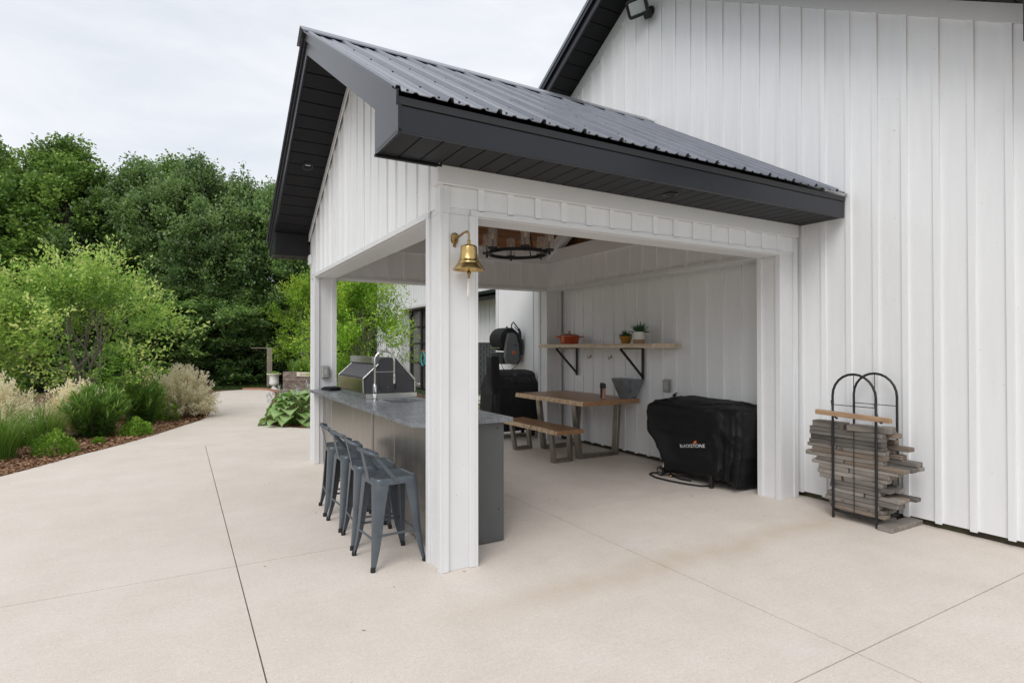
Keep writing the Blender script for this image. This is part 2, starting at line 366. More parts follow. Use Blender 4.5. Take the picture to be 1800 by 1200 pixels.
def text_mesh(txt, size, extr=.001, shear=0):
    cu = bpy.data.curves.new('lettering', 'FONT'); cu.body = txt; cu.size = size; cu.extrude = extr; cu.align_x = 'CENTER'; cu.align_y = 'CENTER'; cu.resolution_u = 3; cu.shear = shear
    o = bpy.data.objects.new('lettering', cu); COL.objects.link(o); dg = bpy.context.evaluated_depsgraph_get()
    me = bpy.data.meshes.new_from_object(o.evaluated_get(dg)); bpy.data.objects.remove(o); bpy.data.curves.remove(cu); return me
rnd = random.Random(5)

# ------------------------------------------------------------------ ground
def clip(poly, x0, x1, y0, y1):
    def cut(P, ins, inter):
        o = []
        for i, p in enumerate(P):
            q = P[i-1]
            if ins(p):
                if not ins(q): o.append(inter(q, p))
                o.append(p)
            elif ins(q): o.append(inter(q, p))
        return o
    def ix(v_): return lambda a, b: (v_, a[1]+(b[1]-a[1])*(v_-a[0])/(b[0]-a[0]))
    def iy(v_): return lambda a, b: (a[0]+(b[0]-a[0])*(v_-a[1])/(b[1]-a[1]), v_)
    for ins, inter in ((lambda p: p[0] >= x0, ix(x0)), (lambda p: p[0] <= x1, ix(x1)), (lambda p: p[1] >= y0, iy(y0)), (lambda p: p[1] <= y1, iy(y1))):
        if poly: poly = cut(poly, ins, inter)
    return poly
def smooth_pts(P, it=2):
    for _ in range(it):
        Q = [P[0]]
        for a, b in zip(P[:-1], P[1:]):
            Q += [(a[0]*.75+b[0]*.25, a[1]*.75+b[1]*.25), (a[0]*.25+b[0]*.75, a[1]*.25+b[1]*.75)]
        P = Q+[P[-1]]
    return P
BEDL = smooth_pts([(-14, 2.0), (-9, 2.5), (-6, 3.2), (-4.6, 4.1), (-3.95, 4.75), (-3.39, 5.36), (-3.15, 5.81), (-2.83, 6.5), (-2.42, 7.17), (-1.93, 8.2), (-1.39, 9.58), (-1.0, 10.5), (-.82, 13), (-.67, 18.2), (-.07, 19.0), (1.3, 19.2)])
BEDR = smooth_pts([(1.3, 19.2), (1.25, 17), (.95, 15), (.3, 11.5), (-.04, 9.1), (.0, 8.55), (.22, 8.16), (.6, 7.67), (1.5, 7.1), (2.5, 6.7), (3.4, 6.45), (4.0, 6.35)])
outline = BEDL+BEDR[1:]+[(4.068, 6.34), (4.068, -14), (-14, -14)]
gr = MB(); gr.box(-400, 400, -300, 500, -1.2, -.12)
g = gr.build('ground', LAWN); tag(g, 'grassy ground beyond the concrete', kind='structure')
patio = MB().box(-14, 4.06, -14, 6.3, -.115, -.055).build('patio', SOIL); tag(patio, 'pale broomed concrete patio with saw-cut joints', kind='structure')
xs = [-14, -9.0, -6.405, -3.795, -1.185, 1.425, 4.12]; J = .0035
for a, b in zip(xs[:-1], xs[1:]):
    yy = (-14, -10.5, -7.68, -4.83, -1.985, .80 if a > 1.3 else .868, 6.55)
    for c, d in zip(yy[:-1], yy[1:]):
        P = clip(outline, a+J, b-J, c+J, d-J)
        if len(P) > 2: MB().prism(P, 'z', -.11, 0).build('slab', CONC, patio)
P = clip(outline, -14, 4.1, 6.55+J, 30)
if len(P) > 2: MB().prism(P, 'z', -.11, 0).build('slab', CONC, patio)
# mulch bed left, hosta bed right
def bed(poly, name, label, h):
    b = MB().prism(poly, 'z', -.2, -.012).build(name, MULCH); tag(b, label, kind='structure'); return b
bed(BEDL+[(1.3, 19.6), (-6, 21), (-14, 18)], 'mulch_bed', 'brown bark mulch bed curving along the concrete', 0)
bed([(p[0]+.0, p[1]) for p in BEDR]+[(5.3, 6.4), (5.3, 18), (3, 19.4)], 'planting_bed', 'brown mulch bed behind the pavilion', 0)

def leaf_obj(name, P, D, N, L, W, tint, mat, parent=None, fold=.1, kind=None):
    P = np.asarray(P, float); n = len(P); D = np.asarray(D, float); N = np.asarray(N, float)
    D /= np.linalg.norm(D, axis=1, keepdims=True)+1e-9; S = np.cross(D, N); S /= np.linalg.norm(S, axis=1, keepdims=True)+1e-9; N = np.cross(S, D)
    L = np.broadcast_to(np.asarray(L, float), (n,))[:, None]; W = np.broadcast_to(np.asarray(W, float), (n,))[:, None]
    V = np.empty((n, 4, 3)); V[:, 0] = P; V[:, 1] = P+D*L*.45+S*W*.5+N*L*fold; V[:, 2] = P+D*L; V[:, 3] = P+D*L*.45-S*W*.5+N*L*fold
    i = np.arange(n)[:, None]*4
    T = np.concatenate([i+np.array([[0, 1, 2]]), i+np.array([[0, 2, 3]])], 1).reshape(-1)
    me = bpy.data.meshes.new(name); me.vertices.add(n*4); me.vertices.foreach_set('co', V.ravel())
    me.loops.add(len(T)); me.loops.foreach_set('vertex_index', T.astype(np.int32))
    me.polygons.add(n*2); me.polygons.foreach_set('loop_start', (np.arange(n*2)*3).astype(np.int32))
    me.update(calc_edges=True); me.materials.append(mat)
    at = me.attributes.new('tint', 'FLOAT', 'POINT'); at.data.foreach_set('value', np.repeat(np.clip(tint, 0, 1), 4).astype(np.float32))
    me.validate()
    if name is None: return me
    o = link(name, me, parent)
    if kind: o['kind'] = kind
    return o
# bark chips lying on the beds
def in_poly(pts, poly):
    x, y = pts[:, 0], pts[:, 1]; r = np.zeros(len(pts), bool); px, py = np.array(poly).T
    for i in range(len(poly)):
        j = i-1; c = ((py[i] > y) != (py[j] > y)) & (x < (px[j]-px[i])*(y-py[i])/(py[j]-py[i]+1e-12)+px[i]); r ^= c
    return r
def chips(n, poly, bb, seed, name, label):
    g_ = np.random.default_rng(seed); p = np.stack([g_.uniform(bb[0], bb[1], n), g_.uniform(bb[2], bb[3], n)], 1); p = p[in_poly(p, poly)]
    k = len(p); P = np.column_stack([p, g_.uniform(-.012, .022, k)]); a = g_.uniform(0, 6.28, k)
    D = np.column_stack([np.cos(a), np.sin(a), g_.normal(0, .25, k)]); N = np.column_stack([g_.normal(0, .35, k), g_.normal(0, .35, k), np.ones(k)])
    o = leaf_obj(name, P, D, N, g_.uniform(.025, .085, k), g_.uniform(.012, .035, k), g_.beta(1.6, 2.2, k), LF_CHIP, fold=.06)
    tag(o, label, 'mulch', kind='stuff')
chips(60000, BEDL+[(1.3, 19.6), (-6, 21), (-14, 18)], (-6.5, -.8, 3.5, 12), 3, 'bark_mulch', 'loose brown bark chips covering the curved bed')
chips(9000, BEDR+[(5.3, 6.4), (5.3, 18)], (-.1, 4.0, 6.3, 10), 4, 'bark_mulch', 'loose brown bark chips around the hostas')
# a few chips and twigs strewn on the concrete
g_ = np.random.default_rng(12); k = 34
pts = np.column_stack([g_.uniform(-1.6, 3.4, k), g_.uniform(-.6, 3.6, k), np.full(k, .004)]); a = g_.uniform(0, 6.28, k)
o = leaf_obj('leaf_litter', pts, np.column_stack([np.cos(a), np.sin(a), g_.normal(0, .08, k)]), np.column_stack([g_.normal(0, .2, (k, 2)), np.ones(k)]), g_.uniform(.008, .03, k), g_.uniform(.004, .010, k), g_.uniform(0, .5, k), LF_CHIP)
tag(o, 'scattered dry leaf bits on the concrete', 'litter', kind='stuff')

# ------------------------------------------------------------------ barn
BS = .2477
def wall_boards(parent, axis, c, th, edges, z0, top, mat=WHITE, peak=None, bat=None, bw=.048, flip=1, pr=.016):
    """boards between edges on plane axis=c (thickness th away from viewer), battens in front"""
    for a, b in zip(edges[:-1], edges[1:]):
        a2, b2 = a+.0015, b-.0015
        poly = [(a2, z0), (b2, z0), (b2, top(b2))]
        if peak and a2 < peak < b2: poly.append((peak, top(peak)))
        poly.append((a2, top(a2))); j = rnd.uniform(-.0015, .0015)
        MB().prism(poly, axis, c+j, c+th).build('board', mat, parent)
    for e_ in (bat or []):
        a2, b2 = e_, e_+bw
        poly = [(a2, z0-.01*(flip > 0)), (b2, z0-.01*(flip > 0)), (b2, top(b2)), (a2, top(a2))]
        MB().prism(poly, axis, c-pr*flip, c-.0005*flip).build('batten', mat, parent)
BP, BK = 2.357, .586
def BZ(y): return 6.45-BK*abs(y-BP)
barn = wthing('barn', 'tall white board-and-batten barn with black roof overhang', 'barn', (4.6, BP, 0))
gw = MB().prism([(-2.3, .062), (6.58, .062), (6.58, BZ(6.58)+.2), (BP, 6.65), (-2.3, BZ(-2.3)+.2)], 'x', 4.056, 4.2).build('gable_wall', WHITE, barn)
k0 = -1.259-4*BS
ed = [k0+.024+i*BS for i in range(0, 32) if k0+i*BS < 6.55]; ed[-1] = 6.58
wall_boards(gw, 'x', 4.03, .025, [-2.3]+ed[1:], .056, lambda y: BZ(y)+.03, peak=BP, bat=[k0+i*BS for i in range(1, 31) if k0+i*BS < 6.5])
bx('corner_board', 4.005, 4.03, 6.50, 6.59, .05, BZ(6.59), TRIM, gw)
bx('skirt', 4.07, 4.09, -2.3, 6.5, -.1, .075, SKIRT, barn)
sw = MB().box(4.2, 5.4, 6.44, 6.57, .05, 4.0).build('side_wall', WHITE, barn)
bx('far_wall', 4.2, 12, -2.28, -2.15, .05, 3.9, WHITE, barn)
# rake boards, rake soffits, rake fascias, roof sheets of the barn
for sg in (-1, 1):
    def yy(d): return BP+sg*d
    D = 4.75
    rk = MB().prism([(yy(0), 6.45), (yy(D), 6.45-BK*D), (yy(D), 6.60-BK*D), (yy(0), 6.60)], 'x', 4.0, 4.028).build('rake_board', TRIM, barn)
    fa = MB().prism([(yy(0), 6.57), (yy(D), 6.57-BK*D), (yy(D), 6.76-BK*D), (yy(0), 6.76)], 'x', 3.545, 3.57).build('rake_fascia', FASCIA, barn)
    MB().prism([(yy(0), 6.70), (yy(D+.05), 6.70-BK*(D+.05)), (yy(D+.05), 6.80-BK*(D+.05)), (yy(0), 6.80)], 'x', 3.51, 3.542).build('rake_trim', FASCIA, barn)
    n = 24
    st = D/n
    sof = MB().prism([(yy(0), 6.62), (yy(D), 6.62-BK*D), (yy(D), 6.635-BK*D), (yy(0), 6.635)], 'x', 3.57, 4.04).build('rake_soffit', DARK, barn)
    for i in range(n):
        a, b = i*st+.006, (i+1)*st-.006
        MB().prism([(yy(a), 6.603-BK*a), (yy(b), 6.603-BK*b), (yy(b), 6.618-BK*b), (yy(a), 6.618-BK*a)], 'x', 3.572, 4.03).build('soffit_panel', SOFFIT, sof)
    MB().prism([(yy(0), 6.77), (yy(D+.3), 6.77-BK*(D+.3)), (yy(D+.3), 6.83-BK*(D+.3)), (yy(0), 6.83)], 'x', 3.50, 12).build('roof', ROOF, barn)
    MB().prism([(yy(0), 6.65), (yy(D), 6.65-BK*D), (yy(D), 6.76-BK*D), (yy(0), 6.76)], 'x', 3.6, 12).build('roof_deck', DARK, barn)
er = MB().prism([(-1.966, 3.686), (-2.75, 3.686), (-2.75, 3.86), (-1.966, 4.0)], 'x', 3.575, 4.0).build('eave_return', FASCIA, barn)
# lower wing set back behind the barn corner, with a dark glazed door
WX = 5.4
wg = MB().box(WX, WX+.35, 6.6, 11.2, .03, 4.7).build('wing_wall', WHITE, barn)
MB().box(WX, WX+.35, 16.2, 19.3, .03, 4.7).build('wall_segment', WHITE, wg)
MB().box(WX, WX+.35, 11.2, 16.2, 2.86, 4.7).build('wall_segment', WHITE, wg)
for i in range(52):
    y = 6.75+i*BS
    if y > 19.2: break
    z0 = 2.95 if 11.05 < y < 16.33 else .05
    bx('batten', WX-.022, WX-.001, y, y+.05, z0, 4.69, WHITE, wg, 0)
bx('opening_trim', WX-.026, WX-.0005, 16.2, 16.33, .04, 2.94, TRIM, wg); bx('opening_trim', WX-.026, WX-.0005, 11.05, 16.2, 2.86, 2.94, TRIM, wg)
dr = MB().box(WX+.32, WX+.345, 11.2, 16.2, .05, 2.86).build('door', GLASSD, barn)
for y0, y1 in ((16.02, 16.2), (15.0, 15.08), (13.9, 14.02), (12.8, 12.88), (11.2, 11.35)): bx('stile', WX+.27, WX+.318, y0, y1, .05, 2.86, BLACK, dr)
for z in (.06, .95, 1.62, 2.2, 2.78): bx('muntin', WX+.285, WX+.319, 11.3, 16.1, z, z+.06, BLACK, dr)
MB().box(4.85, WX, 7.3, 10.4, 2.76, 2.82, .004).box(4.85, 4.9, 7.3, 10.4, 2.70, 2.9, .004).build('canopy', BLACK, barn)
MB().prism([(WX-.5, 4.55), (WX-.5, 4.65), (9, 6.6), (9, 6.5)], 'y', 6.9, 19.6).build('wing_roof', ROOF, barn)

# flood light under the barn's gable peak
fl = wthing('flood_light', 'black flood light with motion sensor under the barn gable', 'flood light', (4.0, 2.2, 6.0))
MB().lathe([(.075, 0), (.075, -.02), (.06, -.03)], 20, (4.028, 2.17, 6.12), 'x').build('mount', BLACK, fl, 40)
MB().tube([(4.01, 2.17, 6.13), (3.93, 2.19, 6.14), (3.88, 2.20, 6.14)], .018, 8).build('arm', BLACK, fl, 60)
hd_c = Vector((3.83, 2.215, 6.15)); nrm = Vector((-.80, -.30, -.55)).normalized(); sx_ = nrm.cross(Vector((0, 0, 1))).normalized(); sy_ = sx_.cross(nrm)
hd = MB()
def rrect(c, u, v_, hw, hh, r, n=5):
    P = []
    for (sx, sy, a0) in ((1, 1, 0), (-1, 1, 90), (-1, -1, 180), (1, -1, 270)):
        for i in range(n+1):
            a = R_(a0+90*i/n); P.append(c+u*(sx*(hw-r)+r*math.cos(a))+v_*(sy*(hh-r)+r*math.sin(a)))
    return P
hd.loft([rrect(hd_c-nrm*.06, sx_, sy_, .07, .06, .03), rrect(hd_c-nrm*.02, sx_, sy_, .145, .115, .05), rrect(hd_c+nrm*.03, sx_, sy_, .15, .12, .05), rrect(hd_c+nrm*.035, sx_, sy_, .125, .095, .03), rrect(hd_c+nrm*.022, sx_, sy_, .115, .085, .02)])
hdo = hd.build('lamp_head', BLACK, fl, 40)
MB().loft([rrect(hd_c+nrm*.024, sx_, sy_, .112, .08, .015), rrect(hd_c+nrm*.03, sx_, sy_, .105, .073, .015)]).build('lens', LENS, fl)
MB().obox((3.93, 2.13, 6.04), (nrm, sx_, sy_), (.05, .045, .055), .015).build('sensor', BLACK, fl)

# ------------------------------------------------------------------ pavilion
L_, G_, PK, PS = 3.984, 4.4966, 2.2483, .596
PX, PY, ZH, ZS = .29, .27, 2.47, 2.78
def RT(y): return 4.645-PS*abs(y-PK)
pav = wthing('pavilion', 'open white post-and-beam cooking pavilion with charcoal metal gable roof', 'pavilion', (2, PK, 0))
def post(x0, x1, y0, y1, tw=.055):
    z1 = ZH
    p = bx('post', x0+.02, x1-.02, y0+.02, y1-.02, 0, z1+.0, TRIM, pav, .002)
    for xa in (x0, x1-.02):     # faces looking along x
        for a, b in ((y0, y0+tw), (y1-tw, y1)): bx('corner_board', xa, xa+.02, a, b, 0, z1, TRIM, p, .002)
    for ya in (y0, y1-.02):
        for a, b in ((x0+.0205, x0+tw+.01), (x1-tw-.01, x1-.0205)): bx('corner_board', a, b, ya+.0003, ya+.0197, 0.002, z1-.001, TRIM, p, .002)
    return p
post(0, PX, 0, PY); post(0, PX, G_-PY, G_); post(3.68, L_-.01, 0, PY); post(3.68, L_-.01, G_-PY, G_)
# header beams: front, back, gable end, barn side
def beam(x0, x1, y0, y1, z1): return bx('header', x0, x1, y0, y1, ZH+.001, z1, TRIM, pav, 0)
fb = beam(0.022, L_-.012, .022, PY-.022, 3.05)
bb = beam(0.022, L_-.012, G_-PY+.022, G_-.022, 3.05)
gb = beam(0.0225, PX-.022, PY-.022, G_-PY+.022, 3.05)
rb = beam(3.68+.022, L_-.012, PY-.022, G_-PY+.022, 3.05)
def hboards(parent, axis, c, th, a0, a1, z0, z1, flip=1, off=.0, pr=.013):
    n = max(1, round((a1-a0)/.2455)); st = (a1-a0)/n; ed = [a0+i*st for i in range(n+1)]
    wall_boards(parent, axis, c, th, ed, z0, lambda a: z1, bat=[e_-.024+off for e_ in ed[1:-1]], flip=flip, pr=pr)
# front outside
MB().box(.0235, .075, .0, .0195, ZH, 2.659, .002).build('trim_board', TRIM, fb); bx('trim_board', L_-.075, L_-.01, 0, .02, ZH, 2.66, TRIM, fb, .002)
bx('trim_board', .235, 3.74, -.001, .0195, ZH, ZH+.042, TRIM, fb, .002)
hboards(fb, 'y', .012, .0095, .0755, L_-.075, ZH+.0435, 2.665)
bx('frieze_board', -.03, L_-.035, -.03, -.0012, 2.66, ZS+.005, TRIM, fb, .003)
MB().box(-.03, -.0015, -.001, .095, 2.66, ZS+.005, .003).build('frieze_return', TRIM, fb)
bx('underside_board', PX, 3.68, .021, PY-.021, ZH-.008, ZH+.0005, TRIM, fb, .001)
bx('trim_board', PX-.04, 3.72, PY-.0195, PY, ZH, ZH+.042, TRIM, fb, .002)
# back: inside and outside faces
bx('underside_board', PX, 3.68, G_-PY+.021, G_-.021, ZH-.008, ZH+.0005, TRIM, bb, .001)
bx('trim_board', PX-.03, 3.70, G_-PY, G_-PY+.0195, ZH, ZH+.042, TRIM, bb, .002)
hboards(bb, 'y', G_-PY+.012, .0095, PX-.02, 3.70, ZH+.0435, 2.90)
bx('band_board', PX-.02, 3.70, G_-PY-.012, G_-PY+.0115, 2.89, 3.10, TRIM, bb, .003)
hboards(bb, 'y', G_-.012, -.0095, .07, L_-.075, ZH+.0435, 2.66, flip=-1)
bx('frieze_board', -.03, L_-.035, G_+.0012, G_+.03, 2.66, ZS+.005, TRIM, bb, .003)
MB().box(-.03, -.0015, G_-.095, G_+.001, 2.66, ZS+.005, .003).build('frieze_return', TRIM, bb)
# barn side inside face
bx('underside_board', 3.68+.021, L_-.03, PY, G_-PY, ZH-.008, ZH+.0005, TRIM, rb, .001)
bx('trim_board', 3.68, 3.6995, PY-.03, G_-PY+.03, ZH, ZH+.042, TRIM, rb, .002)
hboards(rb, 'x', 3.692, .0095, PY-.02, G_-PY+.02, ZH+.0435, 2.90)
bx('band_board', 3.668, 3.6915, PY-.02, G_-PY-.0125, 2.89, 3.10, TRIM, rb, .003)
# gable end: inside trim and outside boards up to the rake
bx('underside_board', .021, PX-.021, PY, G_-PY, ZH-.008, ZH+.0005, TRIM, gb, .001)
bx('trim_board', -.001, .0195, PY-.045, G_-PY+.045, ZH, ZH+.045, TRIM, gb, .002)
bx('trim_board', PX-.0195, PX, PY-.03, G_-PY+.03, ZH, ZH+.042, TRIM, gb, .002)
gwall = MB().prism([(.02, 2.6), (G_-.02, 2.6), (G_-.02, RT(G_)-.25), (PK, RT(PK)-.25), (.02, RT(0)-.25)], 'x', .0235, .10).build('gable_wall', WHITE, pav)
def gtop(y): return RT(y)-.245
ged = [.085]+[.231+i*.2427 for i in range(17) if .231+i*.2427 < 4.3]+[G_-.085]
wall_boards(gwall, 'x', .012, .011, ged, ZH+.046, gtop, peak=PK, bat=[e_-.024 for e_ in ged[1:-1]])
for a, b in ((0.0, .085), (G_-.085, G_)): MB().prism([(a, ZH), (b, ZH), (b, gtop(b)), (a, gtop(a))], 'x', -.001, .0225).build('corner_board', TRIM, gwall)
for sg in (-1, 1):
    D = PK
    MB().prism([(PK, RT(PK)-.33), (PK+sg*D, RT(PK+sg*D)-.33), (PK+sg*D, RT(PK+sg*D)-.238), (PK, RT(PK)-.238)], 'x', -.024, -.012).build('rake_board', TRIM, gwall)
# inside gable end above the beam, barn end panel: stained cedar
MB().prism([(PY, 3.04), (G_-PY, 3.04), (PK, 3.09+.59*(G_-PY-PK))], 'x', .10, .12).build('inner_gable_panel', CEIL, pav)
MB().prism([(PY, 3.04), (G_-PY, 3.04), (PK, 3.09+.59*(G_-PY-PK))], 'x', 3.90, 3.96).build('inner_gable_panel', CEIL, pav)
ceil = MB()
for sg in (-1, 1): ceil.prism([(PK, 4.27), (PK+sg*2.02, 4.27-.59*2.02), (PK+sg*2.02, 4.31-.59*2.02), (PK, 4.31)], 'x', .09, 3.97)
ceil = ceil.build('ceiling', CEIL, pav)
for sg in (-1, 1):
    n = 17; st = 2.0/n
    for i in range(n):
        a, b = i*st+.003, (i+1)*st-.003
        MB().prism([(PK+sg*a, 4.252-.59*a), (PK+sg*b, 4.252-.59*b), (PK+sg*b, 4.268-.59*b), (PK+sg*a, 4.268-.59*a)], 'x', .10, 3.96).build('plank', CEIL, ceil)
    MB().prism([(PK+sg*.05, 4.05), (PK+sg*1.93, 4.22-.17-.59*1.88), (PK+sg*1.93, 4.235-.59*1.93), (PK+sg*.05, 4.235-.59*.05)], 'x', 3.62, 3.78).build('rafter', TRIM, pav)
# roof ------------------------------------------------------------
EY0, EY1, RX0, RX1 = -.5, G_+.5, -.5, 4.004
roof = MB()
for sg in (-1, 1):
    D = PK+.44
    roof.prism([(PK, 4.645-.05), (PK+sg*D, 4.595-PS*D), (PK+sg*D, 4.55-PS*D), (PK, 4.55)], 'x', -.44, 3.98)
roof = roof.build('roof', DARK, pav)
def rib_profile(x0, x1):
    """heights of ribbed steel: a major rib every .33 m, two small ribs between"""
    P = []; x = x0; ribs = []
    k = math.floor((x0+.473)/.33)-1
    while True:
        c = -.473+.33*k
        if c-.06 > x1: break
        ribs += [(c, .026, .022, .011)]+[(c+.11*q, .009, .02, .008) for q in (1, 2)]
        k += 1
    pts = []
    for c, hgt, hw, tw in ribs: pts += [(c-hw, 0), (c-tw, hgt), (c+tw, hgt), (c+hw, 0)]
    pts = [(min(max(px, x0), x1), pz if x0 < px < x1 else 0) for px, pz in pts if x0-.001 <= px <= x1+.001]
    return [(x0, 0)]+[p for p in pts if x0 < p[0] < x1]+[(x1, 0)]
up = Vector((0, PS, 1)).normalized()
scr = MB()
for sg in (-1, 1):
    nrm_ = Vector((0, sg*PS, 1)).normalized()
    xs_ = [RX0, .352, 1.342, 2.332, 3.322, RX1]
    for a, b in zip(xs_[:-1], xs_[1:]):
        pr_ = rib_profile(a, b); off = .0015*(xs_.index(a) % 2)
        rings = []
        for d in (.06, .9, 1.8, PK+.5):
            y = PK+sg*d; z = RT(y)+off
            rings.append([Vector((px, y, z))+nrm_*pz for px, pz in pr_]+[Vector((px, y, z))+nrm_*(pz-.005) for px, pz in reversed(pr_)])
        MB().loft(rings).build('roof_panel', ROOF, roof, 25)
    for d in (.25, .78, 1.3, 1.85, 2.4, PK+.46):
        for i in range(26):
            px = -.40+.165*i+(.03 if i % 2 else 0)
            if px > 3.95: break
            y = PK+sg*d; c = Vector((px, y, RT(y)))
            scr.lathe([(.008, 0), (.008, .006), (.003, .010)], 6, tuple(c))
tag(scr.build('roof_screws', BLACK, roof), kind='stuff')
# ridge cap in overlapping lengths over dark closures
for a, b, q in ((-.53, 1.3, 0), (1.24, 2.9, .003), (2.84, 4.004, 0)):
    P = [(PK-.17, RT(PK-.17)+.022+q), (PK-.165, RT(PK-.165)+.036+q), (PK, 4.695+q), (PK+.165, RT(PK+.165)+.036+q), (PK+.17, RT(PK+.17)+.022+q), (PK+.15, RT(PK+.15)+.03+q), (PK, 4.683+q), (PK-.15, RT(PK-.15)+.03+q)]
    MB().prism(P, 'x', a, b).build('ridge_cap', ROOF, roof)
for sg in (-1, 1):
    MB().prism([(PK+sg*.05, RT(PK+.05)), (PK+sg*.15, RT(PK+.15)), (PK+sg*.15, RT(PK+.15)+.024), (PK+sg*.05, RT(PK+.05)+.03)], 'x', -.5, 4.0).build('ridge_closure', DARK, roof)
# eaves: fascia, flashing, soffit panels ; rakes: fascia, trim, soffit panels, boxed returns
for sg, yo, yw in ((-1, -.47, -.0005), (1, G_+.47, G_+.0005)):
    s_ = sg
    bx('fascia', -.46, 3.995, min(yo, yo-s_*.02), max(yo, yo-s_*.02), ZS, 2.935, FASCIA, pav, .003)
    bx('drip_edge', -.462, 3.995, min(yo+s_*.008, yo-s_*.03), max(yo+s_*.008, yo-s_*.03), 2.937, 2.985, DARK, pav, .002)
    bx('eave_filler', -.44, 3.99, min(yo-s_*.031, yo-s_*.46), max(yo-s_*.031, yo-s_*.46), 2.80, 2.93, DARK, pav, 0)
    sof = bx('eave_soffit', -.455, 3.99, min(yo-s_*.021, yw+s_*.03), max(yo-s_*.021, yw+s_*.03), ZS+.012, ZS+.019, DARK, pav, 0)
    n = 31; st = 4.44/n
    for i in range(n): bx('soffit_panel', -.452+i*st+.004, -.452+(i+1)*st-.004, min(yo-s_*.022, yw+s_*.032), max(yo-s_*.022, yw+s_*.032), ZS+.002, ZS+.011, SOFFIT, sof, .002)
    bx('soffit_channel', -.46, .0, min(yw+s_*.001, yw+s_*.031), max(yw+s_*.001, yw+s_*.031), ZS-.012, ZS+.004, SOFFIT, pav, .001)
    # boxed return on the gable face (below the sloping rake fascia)
    P = [(yo, ZS), (yw, ZS), (yw, RT(yw)-.225), (yo, RT(yo)-.225)]
    MB().prism(P, 'x', -.455, -.44).build('eave_return', FASCIA, pav)
    bx('return_side', -.44, -.026, min(yw, yw+s_*.015), max(yw, yw+s_*.015), ZS+.002, RT(yw)-.24, SOFFIT, pav, 0)
    D = PK+.475; y2 = lambda d: PK+sg*d
    MB().prism([(y2(0), 4.645-.225), (y2(D), 4.42-PS*D), (y2(D), 4.565-PS*D), (y2(0), 4.565)], 'x', -.462, -.442).build('rake_fascia', FASCIA, pav)
    MB().prism([(y2(0), 4.555), (y2(D+.01), 4.555-PS*(D+.01)), (y2(D+.02), 4.652-PS*(D+.02)), (y2(0), 4.652)], 'x', -.478, -.464).build('rake_trim', FASCIA, pav)
    MB().prism([(y2(0), 4.642), (y2(D+.02), 4.642-PS*(D+.02)), (y2(D+.02), 4.658-PS*(D+.02)), (y2(0), 4.658)], 'x', -.505, -.479).build('rake_lip', FASCIA, pav)
    rs_ = MB().prism([(y2(0), 4.425), (y2(PK), 4.425-PS*PK), (y2(PK), 4.44-PS*PK), (y2(0), 4.44)], 'x', -.44, 0.02).build('rake_soffit', DARK, pav)
    n = 15; st = PK/n
    for i in range(n):
        a, b = i*st+.006, (i+1)*st-.006
        MB().prism([(y2(a), 4.408-PS*a), (y2(b), 4.408-PS*b), (y2(b), 4.424-PS*b), (y2(a), 4.424-PS*a)], 'x', -.44, -.0255).build('soffit_panel', SOFFIT, rs_)
# recessed downlights in the soffits
def downlight(c, n_, par):
    n_ = Vector(n_).normalized(); u = n_.orthogonal().normalized(); v_ = n_.cross(u); c = Vector(c)
    def ring(r, d): return [c+(u*math.cos(2*math.pi*j/24)+v_*math.sin(2*math.pi*j/24))*r+n_*d for j in range(24)]
    o = MB().loft([ring(.062, -.01), ring(.062, .008), ring(.05, .01), ring(.036, -.004), ring(.034, -.01)]).build('downlight', BLACK, par, 40)
    MB().loft([ring(.033, -.008), ring(.03, -.002)]).build('lens', LENSW, o)
downlight((-.23, 3.455, RT(3.455)-.238), (0, -PS, -1), pav); downlight((1.9, -.26, ZS+.002), (0, 0, -1), pav)

# brass bell on the near post
bell = wthing('ship_bell', 'polished brass bell on a scrolled bracket fixed to the white corner post', 'bell', (.16, -.1, 1.88))
MB().lathe([(.012, -.006), (.026, .0), (.03, .012), (.022, .03), (.012, .05), (.006, .062)], 14, (.115, .01, 2.29), 'y').build('wall_plate', BRASSD, bell, 40)
pl = MB()
for zz, r in ((2.31, .03), (2.28, .022), (2.25, .012)): pl.lathe([(r, 0), (r, -.008), (r*.6, -.014)], 12, (.115, .02, zz), 'y')
pl.build('backplate', BRASSD, bell, 40)
MB().tube([(.115, .01, 2.285), (.118, -.03, 2.30), (.14, -.07, 2.325), (.16, -.09, 2.335), (.168, -.1, 2.315), (.168, -.1, 2.265)], [.009, .008, .008, .009, .008, .006], 8).build('bracket_arm', BRASSD, bell, 60)
MB().lathe([(.008, 2.275), (.014, 2.268), (.01, 2.255), (.02, 2.245), (.02, 2.24), (.012, 2.236)], 12, (.168, -.1, 0)).build('crown', BRASS, bell, 40)
prof = [(.0, 2.238), (.044, 2.238), (.054, 2.232), (.057, 2.22), (.058, 2.19), (.062, 2.155), (.07, 2.13), (.074, 2.127), (.075, 2.122), (.083, 2.107), (.087, 2.104), (.094, 2.092), (.107, 2.078), (.111, 2.071), (.107, 2.070), (.09, 2.083), (.075, 2.105), (.062, 2.13), (.052, 2.17), (.048, 2.22), (.0, 2.228)]
MB().lathe(prof, 36, (.168, -.1, 0), caps=False).build('bell_body', BRASS, bell, 50)
MB().tube([(.168, -.1, 2.225), (.168, -.1, 2.06)], .004, 6).lathe([(.004, 2.07), (.012, 2.058), (.015, 2.05), (.010, 2.04), (.005, 2.03), (.009, 2.02), (.004, 2.01)], 10, (.168, -.1, 0)).build('clapper', BRASSD, bell, 50)
rp = MB()
for ph in (0, 2.09, 4.19): rp.tube([(.168-.0025*i*.1+.005*math.cos(i*.9+ph), -.1+.005*math.sin(i*.9+ph), 2.012-.0055*i) for i in range(24)], .0055, 5)
rp.build('rope', ROPE, bell, 60)

